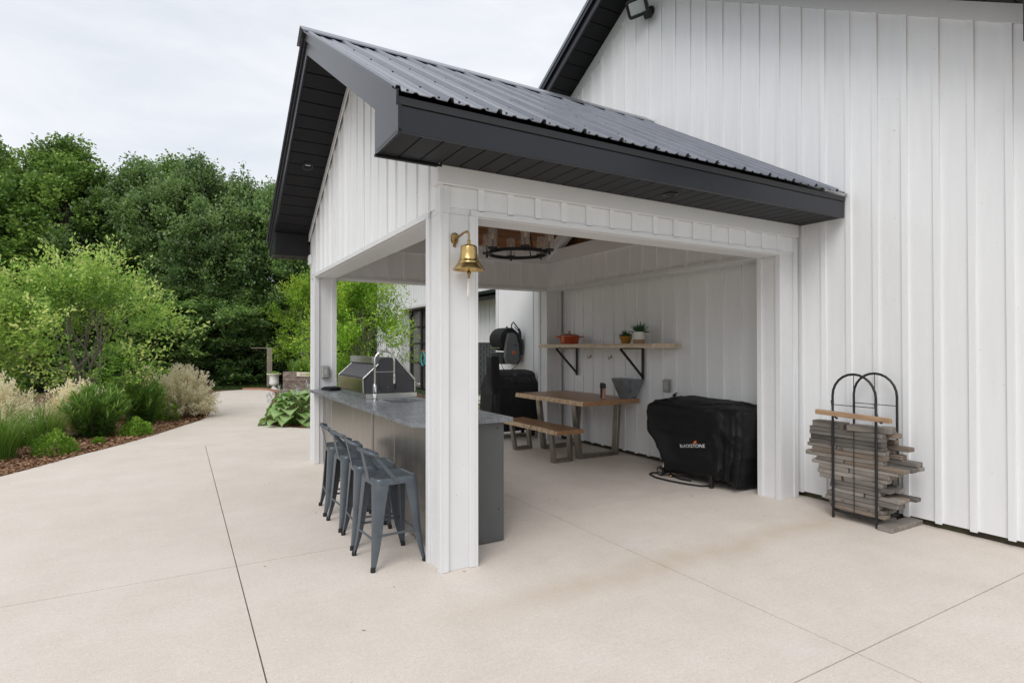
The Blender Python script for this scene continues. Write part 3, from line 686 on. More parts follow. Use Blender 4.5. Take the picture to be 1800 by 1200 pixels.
# chandelier
ch = wthing('chandelier', 'black ring chandelier with six glass-shaded candle lamps under the cedar ceiling', 'chandelier', (1.95, 2.25, 2.64))
cx, cy, cz, cr_ = 1.95, 2.25, 2.655, .345
ring = [(cx+cr_*math.cos(R_(a)), cy+cr_*math.sin(R_(a)), 0) for a in range(0, 360, 8)]
def fr(r, z): return [(cx+r*math.cos(R_(a)), cy+r*math.sin(R_(a)), z) for a in range(0, 360, 8)]
MB().loft([fr(cr_-.012, cz-.018), fr(cr_+.012, cz-.018), fr(cr_+.012, cz+.02), fr(cr_-.012, cz+.02)], closed=True).build('ring', BLACK, ch, 40)
for i in range(6):
    a = R_(60*i+12); x, y = cx+(cr_+.045)*math.cos(a), cy+(cr_+.045)*math.sin(a)
    ax_, ay_ = cx+(cr_-.01)*math.cos(a), cy+(cr_-.01)*math.sin(a)
    cup = MB().lathe([(.052, cz+.012), (.055, cz+.02), (.055, cz+.032), (.02, cz+.034)], 18, (x, y, 0)).bar((ax_, ay_, cz+.0), (x, y, cz+.008), .03, .018).lathe([(.013, cz-.03), (.013, cz+.12), (.01, cz+.125)], 10, (x, y, 0)).build('candle_cup', BLACK, ch, 40)
    MB().lathe([(.009, cz+.122), (.016, cz+.145), (.017, cz+.165), (.010, cz+.195), (.003, cz+.21)], 12, (x, y, 0)).build('bulb', BULB, cup, 60)
    MB().loft([[(x+r*math.cos(R_(q)), y+r*math.sin(R_(q)), z) for q in range(0, 360, 18)] for r, z in ((.054, cz+.034), (.054, cz+.25), (.051, cz+.25), (.051, cz+.034))], closed=True).build('glass_shade', GLASS, cup, 50)
for a in (30, 150, 270):
    x, y = cx+(cr_-.012)*math.cos(R_(a)), cy+(cr_-.012)*math.sin(R_(a))
    MB().tube([(x, y, cz), (x*.35+cx*.65, y*.35+cy*.65, cz+.75), (cx, cy, cz+1.05)], .008, 6).build('stay', BLACK, ch, 60)
MB().tube([(cx, cy, cz+1.03), (cx, cy, 4.22)], .01, 8).lathe([(.065, 4.2), (.065, 4.235), (.03, 4.25)], 18, (cx, cy, 0)).build('stem', BLACK, ch, 50)

# ------------------------------------------------------------------ bar island
isl = wthing('bar_island', 'long outdoor bar counter with grey stone top and brushed steel panels', 'bar', (.4, 2.3, 0))
ZT, TH = .985, .032
def slab_with_hole(outer, hole, z0, z1):
    loops = [[Vector((x, y, 0)) for x, y in outer], [Vector((x, y, 0)) for x, y in hole]]
    tri = geometry.tessellate_polygon(loops); pts = outer+hole; n = len(pts); b = MB()
    vs_ = [(x, y, z1) for x, y in pts]+[(x, y, z0) for x, y in pts]; fs = [tuple(t) for t in tri]+[tuple(i+n for i in t[::-1]) for t in tri]
    no = len(outer)
    for rng_, _ in ((range(no), 0), (range(no, n), 1)):
        r = list(rng_)
        for i in range(len(r)): a, c = r[i], r[(i+1) % len(r)]; fs.append((a, c, c+n, a+n))
    b.add(vs_, fs); return b
def rr2(x0, x1, y0, y1, r, n=6):
    P = []
    for cx_, cy_, a0 in ((x1-r, y1-r, 0), (x0+r, y1-r, 90), (x0+r, y0+r, 180), (x1-r, y0+r, 270)):
        for i in range(n+1): a = R_(a0+90*i/n); P.append((cx_+r*math.cos(a), cy_+r*math.sin(a)))
    return P
sink = rr2(.31, .66, 1.93, 2.34, .07)
slab_with_hole([(-.06, .42), (.03, .315), (.755, .315), (.768, .33), (.768, 4.222), (-.06, 4.222)], sink, ZT-TH, ZT).build('countertop', COUNTER, isl)
sk = MB(); Rr = lambda g, z: [(x, y, z) for x, y in rr2(.305-g, .665+g, 1.925-g, 2.345+g, .07)]
sk.loft([Rr(.0, ZT-TH-.001), Rr(-.004, ZT-.2), Rr(-.05, ZT-.21)], caps=False).add(Rr(-.05, ZT-.21), [tuple(range(28))]); sk.build('sink_bowl', STAIN, isl, 40, recalc=False)
bx('carcass', .135, .695, .39, 4.20, .0, ZT-TH, GREYP, isl, 0)
yy_ = [.385, 1.297, 1.978, 2.693, 3.728, 4.215]
for a, b in zip(yy_[:-1], yy_[1:]): bx('front_panel', .11, .133, a+.005, b-.005, .012, ZT-TH-.001, STEELP, isl, .003)
bx('seam_strip', .106, .1095, 1.93, 1.95, .012, ZT-TH-.002, STEELP, isl, .001)
bx('end_panel', .112, .705, .372, .3885, .008, ZT-TH-.001, GREYP, isl, .002)
for x, z in ((.645, .90), (.655, .26)): MB().lathe([(.006, 0), (.006, -.004), (.002, -.005)], 10, (x, .372, z), 'y').build('screw', BLACK, isl)
for a, b in ((.40, 1.1), (1.11, 1.8), (1.81, 2.45), (3.6, 4.19)): bx('cabinet_door', .697, .718, a, b, .10, .86, STEELP, isl, .003)
bx('cabinet_handle', .72, .735, .5, 1.0, .89, .905, BLACK, isl, .003)
# pull-down faucet
fc = wthing('faucet', 'tall chrome spring-arch faucet standing beside the sink', 'faucet', (.215, 2.23, ZT))
MB().lathe([(.03, ZT), (.03, ZT+.008), (.022, ZT+.012), (.021, 1.15), (.014, 1.16)], 16, (.215, 2.23, 0)).build('body', CHROME, fc, 40)
arch = [(.215, 2.23, 1.15), (.213, 2.23, 1.30), (.213, 2.23, 1.40)]+[(.317-.104*math.cos(R_(a)), 2.23, 1.40+.10*math.sin(R_(a))) for a in range(10, 180, 10)]+[(.421, 2.23, 1.40), (.421, 2.23, 1.22)]
MB().tube(arch, .011, 10).build('arch', CHROME, fc, 60)
MB().tube([(.421, 2.23, 1.26), (.422, 2.23, 1.20), (.423, 2.23, 1.155)], [.013, .015, .014], 10).build('spray_head', CHROME, fc, 60)
MB().tube([(.423, 2.23, 1.16), (.424, 2.23, 1.10)], [.016, .018], 10).build('nozzle', RUBBER, fc, 60)
MB().tube([(.213, 2.23, 1.285), (.421, 2.23, 1.285)], .006, 8).build('dock_arm', CHROME, fc, 60)
MB().tube([(.215, 2.22, 1.07), (.19, 2.17, 1.075), (.185, 2.16, 1.09), (.175, 2.15, 1.16)], [.012, .012, .007, .005], 8).build('lever', CHROME, fc, 60)
# built-in grill, seen from behind
gl = wthing('built_in_grill', 'dark built-in gas grill with closed hood set into the bar counter', 'grill', (.45, 3.0, ZT))
MB().box(.185, .755, 2.44, 3.57, ZT+.0005, 1.045, .004).build('base_frame', STAIN, gl)
PR = [(.175, 1.045), (.163, 1.208), (.322, 1.352), (.336, 1.408), (.36, 1.425), (.496, 1.429), (.53, 1.414), (.735, 1.178), (.735, 1.045)]
MB().prism(PR, 'y', 2.475, 3.54).build('hood', GRILLD, gl)
MB().box(.155, .163, 2.5, 3.52, 1.055, 1.20, .001).build('rear_panel', CHROME, gl)
dd = (Vector((.322, 0, 1.352))-Vector((.163, 0, 1.208))).normalized(); nn = Vector((-dd.z, 0, dd.x))
MB().obox(Vector((.243, 3.01, 1.280))+nn*.004, (dd, (0, 1, 0), nn), (.10, .51, .003), .001).build('slope_panel', GRILLD, gl)
MB().box(.30, .345, 2.62, 3.55, 1.362, 1.438, .004).build('rear_box', STAIN, gl)
for y in (2.468, 3.535): MB().bar((.163, y, 1.05), (.155, y, 1.205), .014, .016, (0, 1, 0)).bar((.156, y, 1.203), (.325, y, 1.357), .014, .012, (0, 1, 0)).build('edge_trim', STAIN, gl)
MB().bar((.50, 2.468, 1.436), (.533, 2.468, 1.42), .02, .012, (0, 1, 0)).bar((.53, 2.468, 1.42), (.742, 2.468, 1.178), .022, .012, (0, 1, 0)).bar((.738, 2.468, 1.18), (.738, 2.468, 1.05), .014, .012, (0, 1, 0)).build('lid_edge', STAIN, gl)
pp = [(.335, 1.40), (.52, 1.40), (.52, 1.14)]+[(.4275+.0925*math.cos(R_(a)), 1.14-.0925*math.sin(R_(a))) for a in range(15, 180, 15)]+[(.335, 1.14)]
MB().prism(pp, 'y', 2.463, 2.4745).build('side_plate', GRILLD, gl)
MB().lathe([(.006, 0), (.006, -.006), (.003, -.008)], 8, (.43, 2.463, 1.11), 'y').build('pivot_bolt', CHROME, gl)
MB().tube([(.80, 2.5, 1.13), (.815, 2.56, 1.125), (.815, 3.45, 1.125), (.80, 3.51, 1.13)], .012, 8).tube([(.735, 2.52, 1.16), (.80, 2.5, 1.13)], .012, 8).tube([(.735, 3.49, 1.16), (.80, 3.51, 1.13)], .012, 8).build('handle', CHROME, gl, 60)
# folded black mat on the counter
fm = MB().obox((.19, 3.98, ZT+.014), ((.98, .17, 0), (-.17, .98, 0), (0, 0, 1)), (.10, .16, .013), .008).obox((.18, 3.96, ZT+.034), ((.99, .10, .03), (-.10, .99, 0), (-.03, 0, 1)), (.085, .14, .008), .006).build('folded_mat', CLOTH)
tag(fm, 'black folded mat lying at the far end of the stone counter', 'mat')
def outlet_box(loc, rz, label):
    t = thing('outlet_cover', label, 'outlet', loc, rz)
    MB().box(-.052, .052, -.012, 0, -.085, .085, .008).build('back_plate', CLEARP, t); MB().box(-.045, .045, -.055, -.012, -.075, .08, .014).build('bubble_cover', CLEARP, t)
    MB().box(-.018, .018, -.058, -.054, -.035, .04, .003).build('window', LENS, t); return t
outlet_box((.137, G_-PY, 1.21), 0, 'grey weatherproof outlet cover on the white post at the end of the bar')
ob = outlet_box((4.006, 1.86, 1.03), -math.pi/2, 'grey weatherproof outlet cover on the barn wall above the covered griddle')
MB().tube([(.13, -.004, -.11), (.14, -.03, -.115), (.165, -.035, -.09), (.2, -.02, -.075)], [.02, .018, .008, .004], 8).build('plug', BLACK, ob, 60)

# ------------------------------------------------------------------ bar stools
def super_ring(h, r, z, n=5):
    return [(x, y, z) for x, y in rr2(-h, h, -h, h, r, n)]
def make_stool():
    t = thing('bar_stool', 'x', 'bar stool')
    s_ = MB(); hole = [(.028*math.cos(R_(a))*1.2, .02*math.sin(R_(a)), .612) for a in range(7, 367, 15)]
    s_.loft([super_ring(.160, .045, .572), super_ring(.160, .045, .585), super_ring(.157, .045, .612), super_ring(.152, .043, .6185), super_ring(.146, .04, .6185), super_ring(.138, .036, .612), super_ring(.06, .03, .611), super_ring(.03, .0295, .611), super_ring(.026, .0255, .600), super_ring(.026, .0255, .59), super_ring(.13, .03, .59), super_ring(.15, .04, .575)], closed=True)
    s_.build('seat', STOOL, t, 35)
    for sx in (-1, 1):
        for sy in (-1, 1):
            rings = []
            for z, c, w_ in ((.60, .1585, .095), (.57, .1595, .092), (.42, .168, .074), (.25, .178, .056), (.14, .187, .044), (.07, .196, .033), (.02, .202, .024)):
                e1, e2 = Vector((-sx, 0, 0)), Vector((0, -sy, 0)); C = Vector((sx*c, sy*c, z)); q = (e1+e2)
                o_ = [C+e1*w_, C+e1*.55*w_, C+e1*.24*w_+e2*.02*w_, C+q*.09*w_, C+e2*.24*w_+e1*.02*w_, C+e2*.55*w_, C+e2*w_]
                rings.append(o_+[p+q*.004 for p in reversed(o_)])
            lg = MB().loft(rings).build('leg', STOOL, t, 30)
            MB().lathe([(.017, 0), (.0185, .004), (.0165, .03), (.012, .034)], 12, (sx*.194, sy*.194, 0)).build('rubber_foot', RUBBER, lg, 40)
    for sx, sy in ((1, 0), (-1, 0), (0, 1), (0, -1)):
        c = .176; z = .205 if sx else .232
        a = Vector((sx*c, -c+.015, z)) if sx else Vector((-c+.015, sy*c, z)); b = Vector((sx*c, c-.015, z)) if sx else Vector((c-.015, sy*c, z))
        MB().bar(a, b, .012, .016, b=.004).build('foot_rail', STOOL, t)
    MB().bar((-.155, 0, .585), (-.205, 0, .80), .058, .005, (1, 0, 0), .002).build('back_plate', STOOL, t)
    for sy in (-1, 1): MB().bar((.0, sy*.163, .588), (-.165, sy*.142, .79), .005, .024, (1, 0, .6), .002).build('side_arm', STOOL, t)
    path = [(-.14, -.146, .782), (-.165, -.142, .792), (-.19, -.118, .803), (-.205, -.07, .81), (-.21, 0, .812), (-.205, .07, .81), (-.19, .118, .803), (-.165, .142, .792), (-.14, .146, .782)]
    MB().tube(path, .014, 8, flat=1.0).build('top_rail', STOOL, t, 60)
    return t
st0 = make_stool()
spots = [(-.205, .475, 4, 'blue-grey metal bar stool at the bar, right beside the bell post'), (-.188, .955, -4, 'blue-grey metal bar stool, second along the bar from the bell post'),
         (-.185, 1.445, 2, 'blue-grey metal bar stool, third along the bar from the bell post'), (-.172, 1.945, -6, 'blue-grey metal bar stool, fourth along the bar and farthest from the bell post')]
for i, (x, y, a, lab) in enumerate(spots):
    o = st0 if i == 0 else copy_tree(st0)
    o.location = (x, y, 0); o.rotation_euler = (0, 0, R_(a)); tag(o, lab, 'bar stool', 'metal stools along the bar')

# ------------------------------------------------------------------ table and bench
def live_slab(x0, x1, y0, y1, z0, z1, seed, amp, nm, par):
    r = random.Random(seed); ph = [r.uniform(0, 6.3) for _ in range(4)]; n = 36; Lf, Rg, Lb, Rb = [], [], [], []
    for i in range(n+1):
        y = y0+(y1-y0)*i/n; wv = amp*(math.sin(y*4.1+ph[0])+.6*math.sin(y*9.3+ph[1])+.35*math.sin(y*23+ph[2])+.2*math.sin(y*47+ph[3]))
        w2_ = amp*(math.sin(y*3.3+ph[2])+.6*math.sin(y*8.1+ph[3])); Lf.append((x0+.018+wv, y)); Lb.append((x0+wv*.8, y)); Rg.append((x1-.012+w2_, y)); Rb.append((x1+w2_*.7, y))
    top = Lf+Rg[::-1]; bot = Lb+Rb[::-1]; N_ = len(top); b = MB()
    vs_ = [(x, y, z1) for x, y in top]+[(x*.5+x2*.5+(-.006 if i <= n else .006), y, z0*.45+z1*.55) for i, ((x, y), (x2, y2)) in enumerate(zip(top, bot))]+[(x, y, z0) for x, y in bot]
    b.add(vs_, [tuple(range(N_)), tuple(range(3*N_-1, 2*N_-1, -1))], 0)
    sd_ = [];
    for k in (0, 1):
        for i in range(N_): a, c = k*N_+i, k*N_+(i+1) % N_; sd_.append((a, c, c+N_, a+N_))
    b.f += sd_; b.mi += [0 if (i % N_) in (n, 2*n+1) else 1 for i in range(len(sd_))]
    return b.build(nm, [TABLE, EDGE], par)
def trapezoid(y, x0, x1, tx0, tx1, zt, dw, th, par, nm='leg_frame'):
    b = MB(); b.bar((x0+th/2, y, 0), (tx0+th/2, y, zt), dw, th, (1, 0, 0), .004); b.bar((x1-th/2, y, 0), (tx1-th/2, y, zt), dw, th, (1, 0, 0), .004)
    b.box(x0+.002, x1-.002, y-dw/2+.001, y+dw/2-.001, 0.0005, th, .004); b.box(tx0+.002, tx1-.002, y-dw/2+.001, y+dw/2-.001, zt-.008, zt, .002)
    return b.build(nm, LEGST, par)
tb = wthing('dining_table', 'live-edge walnut dining table on steel trapezoid legs against the barn wall', 'table', (3.5, 3.2, 0))
live_slab(3.0, 3.985, 2.36, 4.09, .765, .825, 3, .009, 'tabletop', tb)
trapezoid(2.76, 3.21, 3.90, 3.13, 3.95, .766, .10, .055, tb); trapezoid(3.68, 3.23, 3.88, 3.14, 3.95, .766, .10, .055, tb)
bn = wthing('bench', 'live-edge walnut bench on steel trapezoid legs beside the table', 'bench', (2.88, 3.2, 0))
live_slab(2.66, 3.09, 2.46, 3.98, .40, .455, 8, .008, 'seat', bn)
trapezoid(2.70, 2.75, 3.06, 2.71, 3.05, .401, .08, .045, bn); trapezoid(3.79, 2.80, 3.10, 2.73, 3.06, .401, .08, .045, bn)
def grinder(x, y, mat, label):
    t = thing('grinder', label, 'grinder', (x, y, .825))
    MB().lathe([(.026, 0), (.026, .006), (.022, .02), (.022, .13), (.024, .14)], 14).build('jar', mat, t, 40); MB().lathe([(.026, .14), (.028, .15), (.028, .185), (.024, .192), (.024, .205), (.02, .21)], 14).build('cap', BLACK, t, 40)
grinder(3.62, 2.74, pbr('pepper', (.03, .022, .018), .3), 'pepper grinder with dark contents on the table')
grinder(3.56, 2.62, pbr('pink_salt', (.5, .24, .16), .25, var=.4, scale=60), 'salt grinder with pink contents on the table')
pk = thing('metal_planter', 'tapered grey galvanised tub standing on the table end', 'planter', (3.875, 2.49, .825), R_(4))
def rect(hx, hy, z): return [(x, y, z) for x, y in rr2(-hx, hx, -hy, hy, .012, 3)]
MB().loft([rect(.06, .11, 0), rect(.11, .22, .27), rect(.113, .223, .272), rect(.108, .217, .272), rect(.055, .105, .012)], caps=True).build('tub', GALV, pk, 30)

# ------------------------------------------------------------------ shelf on the barn wall and what stands on it
sh = wthing('wall_shelf', 'pale live-edge shelf on two black brackets above the table', 'shelf', (3.75, 2.9, 1.1))
b = live_slab(3.50, 4.004, 1.63, 4.215, 1.527, 1.583, 11, .006, 'shelf_board', sh)
b.data.materials[0] = SHELFW; b.data.materials[1] = SHELFW
for y in (3.84, 2.317):
    MB().box(3.990, 4.006, y-.022, y+.022, 1.085, 1.5265, .003).box(3.60, 3.989, y-.022, y+.022, 1.510, 1.5262, .003).bar((3.995, y, 1.125), (3.60, y, 1.51), .03, .024, (0, 1, 0)).build('bracket', BLACK, sh)
def hook(y, lab):
    t = thing('coat_hook', lab, 'hook', (4.006, y, 1.39), 0)
    MB().box(-.005, .002, -.009, .009, -.02, .03, .002).build('plate', BRASSD, t)
    MB().tube([(0, 0, .01), (-.02, 0, -.005), (-.035, 0, -.03), (-.05, 0, -.03), (-.058, 0, -.012), (-.058, 0, .006)], .005, 6).build('prong', BLACK, t, 60)
hook(3.482, 'small dark hook under the shelf nearer the red pot'); hook(2.992, 'small dark hook under the shelf nearer the potted plants')
po = thing('dutch_oven', 'orange-red enamelled casserole pot with lid on the shelf', 'pot', (3.73, 3.667, 1.583), R_(-29)); po.scale = (1.2, 1.2, 1.1)
MB().lathe([(.105, 0), (.118, .01), (.132, .10), (.136, .112), (.128, .112), (.11, .02), (.0, .015)], 28).build('body', ENAMEL, po, 40)
MB().lathe([(.139, .108), (.139, .118), (.12, .132), (.07, .146), (.02, .152), (0, .153)], 28).build('lid', ENAMEL, po, 40)
MB().lathe([(.008, .15), (.008, .168), (.022, .172), (.022, .182), (.012, .186)], 12).build('knob', BRASSD, po, 40)
for s_ in (-1, 1): MB().tube([(s_*.128, -.045, .10), (s_*.175, -.035, .105), (s_*.185, 0, .105), (s_*.175, .035, .105), (s_*.128, .045, .10)], .009, 8).build('loop_handle', ENAMEL, po, 60)
def spiky(par, z, n, ln, wd, seed, spread):
    g_ = np.random.default_rng(seed); a = g_.uniform(0, 6.28, n); el_ = g_.uniform(.15, 1.35, n)
    D = np.column_stack([np.cos(a)*np.cos(el_), np.sin(a)*np.cos(el_), np.sin(el_)]); N = np.column_stack([-np.cos(a)*np.sin(el_), -np.sin(a)*np.sin(el_), np.cos(el_)+.1])
    leaf_obj('leaves', np.column_stack([np.cos(a)*spread, np.sin(a)*spread, np.full(n, z)]), D, N, g_.uniform(.6, 1.1, n)*ln, wd, g_.uniform(0, 1, n), LF_SUCC, par, .06)
bw = thing('succulent_bowl', 'small spiky succulent in a tilted ochre bowl on the shelf', 'potted plant', (3.74, 2.371, 1.583)); bw.scale = (1.15, 1.15, 1.15)
MB().lathe([(.042, 0), (.05, .005), (.078, .085), (.08, .09), (.072, .09), (.045, .02), (0, .018)], 20).build('bowl', OCHRE, bw, 40); MB().lathe([(.07, .078), (.0, .08)], 16).build('soil', SOIL, bw); spiky(bw, .075, 40, .10, .022, 4, .02)
cp = thing('potted_plant', 'green spiky plant in a white pot with tan base on the shelf', 'potted plant', (3.74, 2.113, 1.583)); cp.scale = (1.12, 1.12, 1.12)
MB().lathe([(.062, 0), (.066, .004), (.068, .05), (.0681, .0505)], 22).build('pot_base', TERRA, cp, 40); MB().lathe([(.068, .05), (.071, .135), (.072, .14), (.064, .14), (.06, .05), (0, .05)], 22).build('pot', CERAM, cp, 40); MB().lathe([(.064, .12), (0, .122)], 16).build('soil', SOIL, cp); spiky(cp, .12, 60, .15, .026, 9, .02)

# ------------------------------------------------------------------ fabric covers
from mathutils import noise as mnoise
def drape(levels, n=140, seed=1, fold=.012, sub=6, m_=7, hang=None, crease=.0):
    r = random.Random(seed); W = [(r.randint(3, 9), r.uniform(0, 6.3), r.uniform(.5, 1)) for _ in range(4)]+[(r.randint(12, 26), r.uniform(0, 6.3), r.uniform(.2, .5)) for _ in range(4)]
    LV = []
    for a, b in zip(levels[:-1], levels[1:]):
        for i in range(sub): t = i/sub; LV.append([p*(1-t)+q*t for p, q in zip(a, b)])
    LV.append(levels[-1]); LV = [list(l) for l in LV]; zt = max(l[0] for l in LV); zb = LV[0][0]; rings = []
    for l in LV:
        z, x0, x1, y0, y1 = l[:5]; f_ = max(0, min(1, (zt-z)/(zt-zb)*1.3)); ring = []
        for j in range(n):
            a = 2*math.pi*j/n; ca, sa = math.cos(a), math.sin(a)
            ux = math.copysign(abs(ca)**(2/m_), ca); uy = math.copysign(abs(sa)**(2/m_), sa)
            d = sum(am*math.sin(k_*a+ph+z*(2.2 if k_ < 10 else .8)) for k_, ph, am in W)*fold*(.25+.75*f_)
            hx, hy = (x1-x0)/2, (y1-y0)/2
            px_, py_ = (x0+x1)/2+ux*hx, (y0+y1)/2+uy*hy
            cz_ = (1-abs(mnoise.noise((px_*3.1+seed, py_*3.1+z*2.3, z*1.9-py_*1.1))))**3-.45+.5*((1-abs(mnoise.noise((px_*6+seed, py_*5-z*4.2, z*3.4))))**4-.4)
            d += crease*cz_
            q = min(1, min(hx, hy)/.15); d *= q
            zz = z+(hang(a)*max(0, 1-(z-zb)/.25) if hang else 0)+crease*.5*cz_*(z > zt-.16)+.004*math.sin(5*a+seed)*f_
            ring.append(((x0+x1)/2+ux*(hx+d), (y0+y1)/2+uy*(hy+d), zz))
        rings.append(ring)
    return MB().loft(rings)
def stick_text(txt, size, mat, name, par, cover, origin, right, upv, shoot, wide=1.0, off=.003, extra=None):
    me = text_mesh(txt, size, .0006) if txt else extra
    dg_ = BVHTree.FromPolygons([Vector(v_.co)+base_off(cover) for v_ in cover.data.vertices], [tuple(p.vertices) for p in cover.data.polygons])
    right, upv, shoot, origin = Vector(right), Vector(upv), Vector(shoot), Vector(origin)
    for v_ in me.vertices:
        p = origin+right*v_.co.x*wide+upv*v_.co.y-shoot*1.0
        hit = dg_.ray_cast(p, shoot)
        v_.co = (hit[0] if hit[0] else p+shoot)-shoot*(off+v_.co.z)
    me.materials.clear(); me.materials.append(mat)
    return link(name, me, par)
def base_off(o): return Vector((0, 0, 0))
gd = wthing('covered_griddle', 'outdoor griddle under a black fitted cover beside the barn-side post', 'griddle', (3.68, 1.0, 0))
lev = [(.085, 3.455, 3.95, .42, 1.40), (.16, 3.445, 3.96, .40, 1.41), (.30, 3.43, 3.965, .375, 1.47), (.42, 3.42, 3.97, .345, 1.56), (.54, 3.41, 3.972, .325, 1.68), (.62, 3.405, 3.975, .31, 1.70), (.79, 3.40, 3.978, .30, 1.705), (.835, 3.405, 3.978, .31, 1.695), (.862, 3.46, 3.976, .36, 1.66), (.895, 3.55, 3.97, .48, 1.60), (.925, 3.70, 3.95, .62, 1.50), (.93, 3.78, 3.90, .8, 1.3)]
gc = drape(lev, 200, 4, .023, 6, 6.5, hang=lambda a: .04*math.sin(2*a+1)+.02*math.sin(5*a)+.01*math.sin(11*a), crease=.042).build('cover', CLOTH, gd, 50)
stick_text('BLACKSTONE', .054, LETW, 'lettering', gd, gc, (3.4, .93, .43), (0, -1, .14), (0, .02, 1), (1, 0, 0), 1.0)
fm_ = MB().add([(x*.55, y*.6, 0) for x, y in ((-.03, 0), (.03, 0), (.034, .022), (.016, .06), (.008, .03), (-.004, .048), (-.012, .024), (-.026, .03))], [(0, 1, 2), (0, 2, 4), (2, 3, 4), (0, 4, 6), (4, 5, 6), (0, 6, 7)]).mesh('flame_mark', LETO, recalc=False)
stick_text(None, 0, LETO, 'flame_mark', gd, gc, (3.4, .93-.045, .468), (0, -1, .1), (0, 0, 1), (1, 0, 0), 1.0, .003, fm_)
wl = MB().lathe([(.018, -.02), (.045, -.02), (.055, -.012), (.055, .012), (.045, .02), (.018, .02)], 20, (3.455, 1.43, .0555), 'x').build('wheel', RUBBER, gd, 40)
MB().lathe([(.03, -.022), (.034, -.021), (.03, -.02), (.008, -.024), (.004, -.025)], 16, (3.455, 1.43, .0555), 'x').build('hub', STAIN, wl, 40)
MB().bar((3.47, 1.43, .06), (3.50, 1.40, .2), .04, .02).build('castor_fork', STAIN, gd)
MB().box(3.465, 3.50, .68, .72, 0, .14, .003).build('leg', BLACK, gd); MB().box(3.9, 3.94, .55, .59, 0, .14, .003).build('leg', BLACK, gd); MB().box(3.9, 3.94, 1.36, 1.40, 0, .14, .003).build('leg', BLACK, gd)
MB().tube(smooth3 := [(3.52, 1.36, .16), (3.50, 1.40, .05), (3.50, 1.5, .014), (3.44, 1.56, .012), (3.36, 1.52, .012), (3.30, 1.36, .012), (3.31, 1.15, .012), (3.36, .95, .012), (3.43, .80, .012), (3.52, .75, .012), (3.6, .8, .012)], .011, 8).build('gas_hose', RUBBER, gd, 60)
MB().tube([(3.60, 1.42, .012), (3.52, 1.28, .012), (3.49, 1.15, .012), (3.52, 1.02, .012)], .011, 8).build('gas_hose', RUBBER, gd, 60)
MB().lathe([(.014, -.02), (.016, -.012), (.016, .012), (.012, .02)], 8, (3.49, 1.30, .018), 'y').build('brass_fitting', BRASS, gd, 40)

smk = wthing('covered_smoker', 'barrel smoker under a black cover behind the pavilion', 'smoker', (3.4, 5.0, 0))
lev = [(.11, 3.04, 3.86, 4.78, 5.28), (.3, 3.0, 3.88, 4.76, 5.30), (.5, 2.96, 3.89, 4.75, 5.31), (.72, 2.97, 3.895, 4.75, 5.32), (.85, 2.99, 3.895, 4.76, 5.31), (.97, 3.02, 3.885, 4.80, 5.27), (1.06, 3.05, 3.86, 4.86, 5.21), (1.115, 3.08, 3.82, 4.93, 5.14), (1.14, 3.10, 3.77, 4.99, 5.08), (1.142, 3.2, 3.6, 5.02, 5.05)]
sc_o = drape(lev, 160, 9, .011, 6, 8, crease=.03).build('cover', CLOTH2, smk, 50)
MB().loft([rrect(Vector((cx_, 4.79, z)), Vector((1, 0, 0)), Vector((0, 1, 0)), hw, hh, .03) for cx_, z, hw, hh in ((3.03, .75, .07, .04), (2.99, .95, .085, .07), (2.98, 1.15, .085, .09), (2.975, 1.36, .08, .09), (2.985, 1.385, .07, .08))]).build('chimney_cover', CLOTH2, smk, 50)
stick_text('TRAEGER', .115, LETG, 'lettering', smk, sc_o, (3.48, 4.6, .975), (1, 0, 0), (0, 0, 1), (0, 1, 0), 1.0)
mt_ = MB().add([(-.1, 0, 0), (-.05, .05, 0), (-.02, .02, 0), (.02, .07, 0), (.1, 0, 0), (0, 0, 0)], [(0, 5, 2, 1), (5, 4, 3, 2)]).mesh('mountain_mark', LETG, recalc=False)
stick_text(None, 0, LETG, 'mountain_mark', smk, sc_o, (3.48, 4.6, 1.045), (1, 0, 0), (0, 0, 1), (0, 1, 0), 1.0, .003, mt_)
for x, y in ((3.1, 4.85), (3.8, 4.85), (3.1, 5.2), (3.8, 5.2)): MB().box(x-.025, x+.025, y-.025, y+.025, 0, .2, .004).build('leg', BLACK, smk)

# pressure-washer hose reel on the barn wall
rl = wthing('hose_reel', 'grey and black pressure washer hose reel on the barn wall', 'hose reel', (3.9, 5.7, 1.2))
MB().box(3.985, 4.006, 5.50, 5.92, 1.40, 1.68, .004).build('wall_plate', PLAST, rl)
hx_ = [(3.63, 1.36), (3.67, 1.23), (3.86, 1.21), (3.93, 1.32), (3.935, 1.52), (3.86, 1.76), (3.80, 1.80), (3.71, 1.79), (3.66, 1.62)]
MB().prism(hx_, 'y', 5.52, 5.60).build('side_cover', PLAST, rl)
MB().box(3.60, 3.985, 5.601, 6.05, 1.22, 1.44, .02).build('body', PLASTD, rl)
MB().lathe([(.21, 5.605), (.215, 5.62), (.19, 5.63), (.19, 5.99), (.215, 6.0), (.21, 6.02)], 28, (3.77, 0, 1.68), 'y').build('drum', BLACK, rl, 40)
for i in range(9): MB().tube([(3.77+(.20)*math.cos(R_(a)), 5.65+i*.038, 1.68+.20*math.sin(R_(a))) for a in range(0, 360, 15)], .018, 6, closed=True).build('hose_coil', RUBBER, rl, 60)
MB().bar((3.57, 5.65, 1.52), (3.57, 6.0, 1.52), .03, .02).build('guide_bar', STAIN, rl)
MB().lathe([(.034, 5.519), (.034, 5.512), (.028, 5.511)], 18, (3.80, 0, 1.43), 'y').build('logo_disc', LETO, rl, 40)
MB().add([(3.785, 5.509, 1.415), (3.79, 5.509, 1.445), (3.80, 5.509, 1.43), (3.81, 5.509, 1.445), (3.815, 5.509, 1.415), (3.80, 5.509, 1.425)], [(0, 1, 2, 5), (5, 2, 3, 4)]).build('logo_mark', LETG, rl, recalc=False)
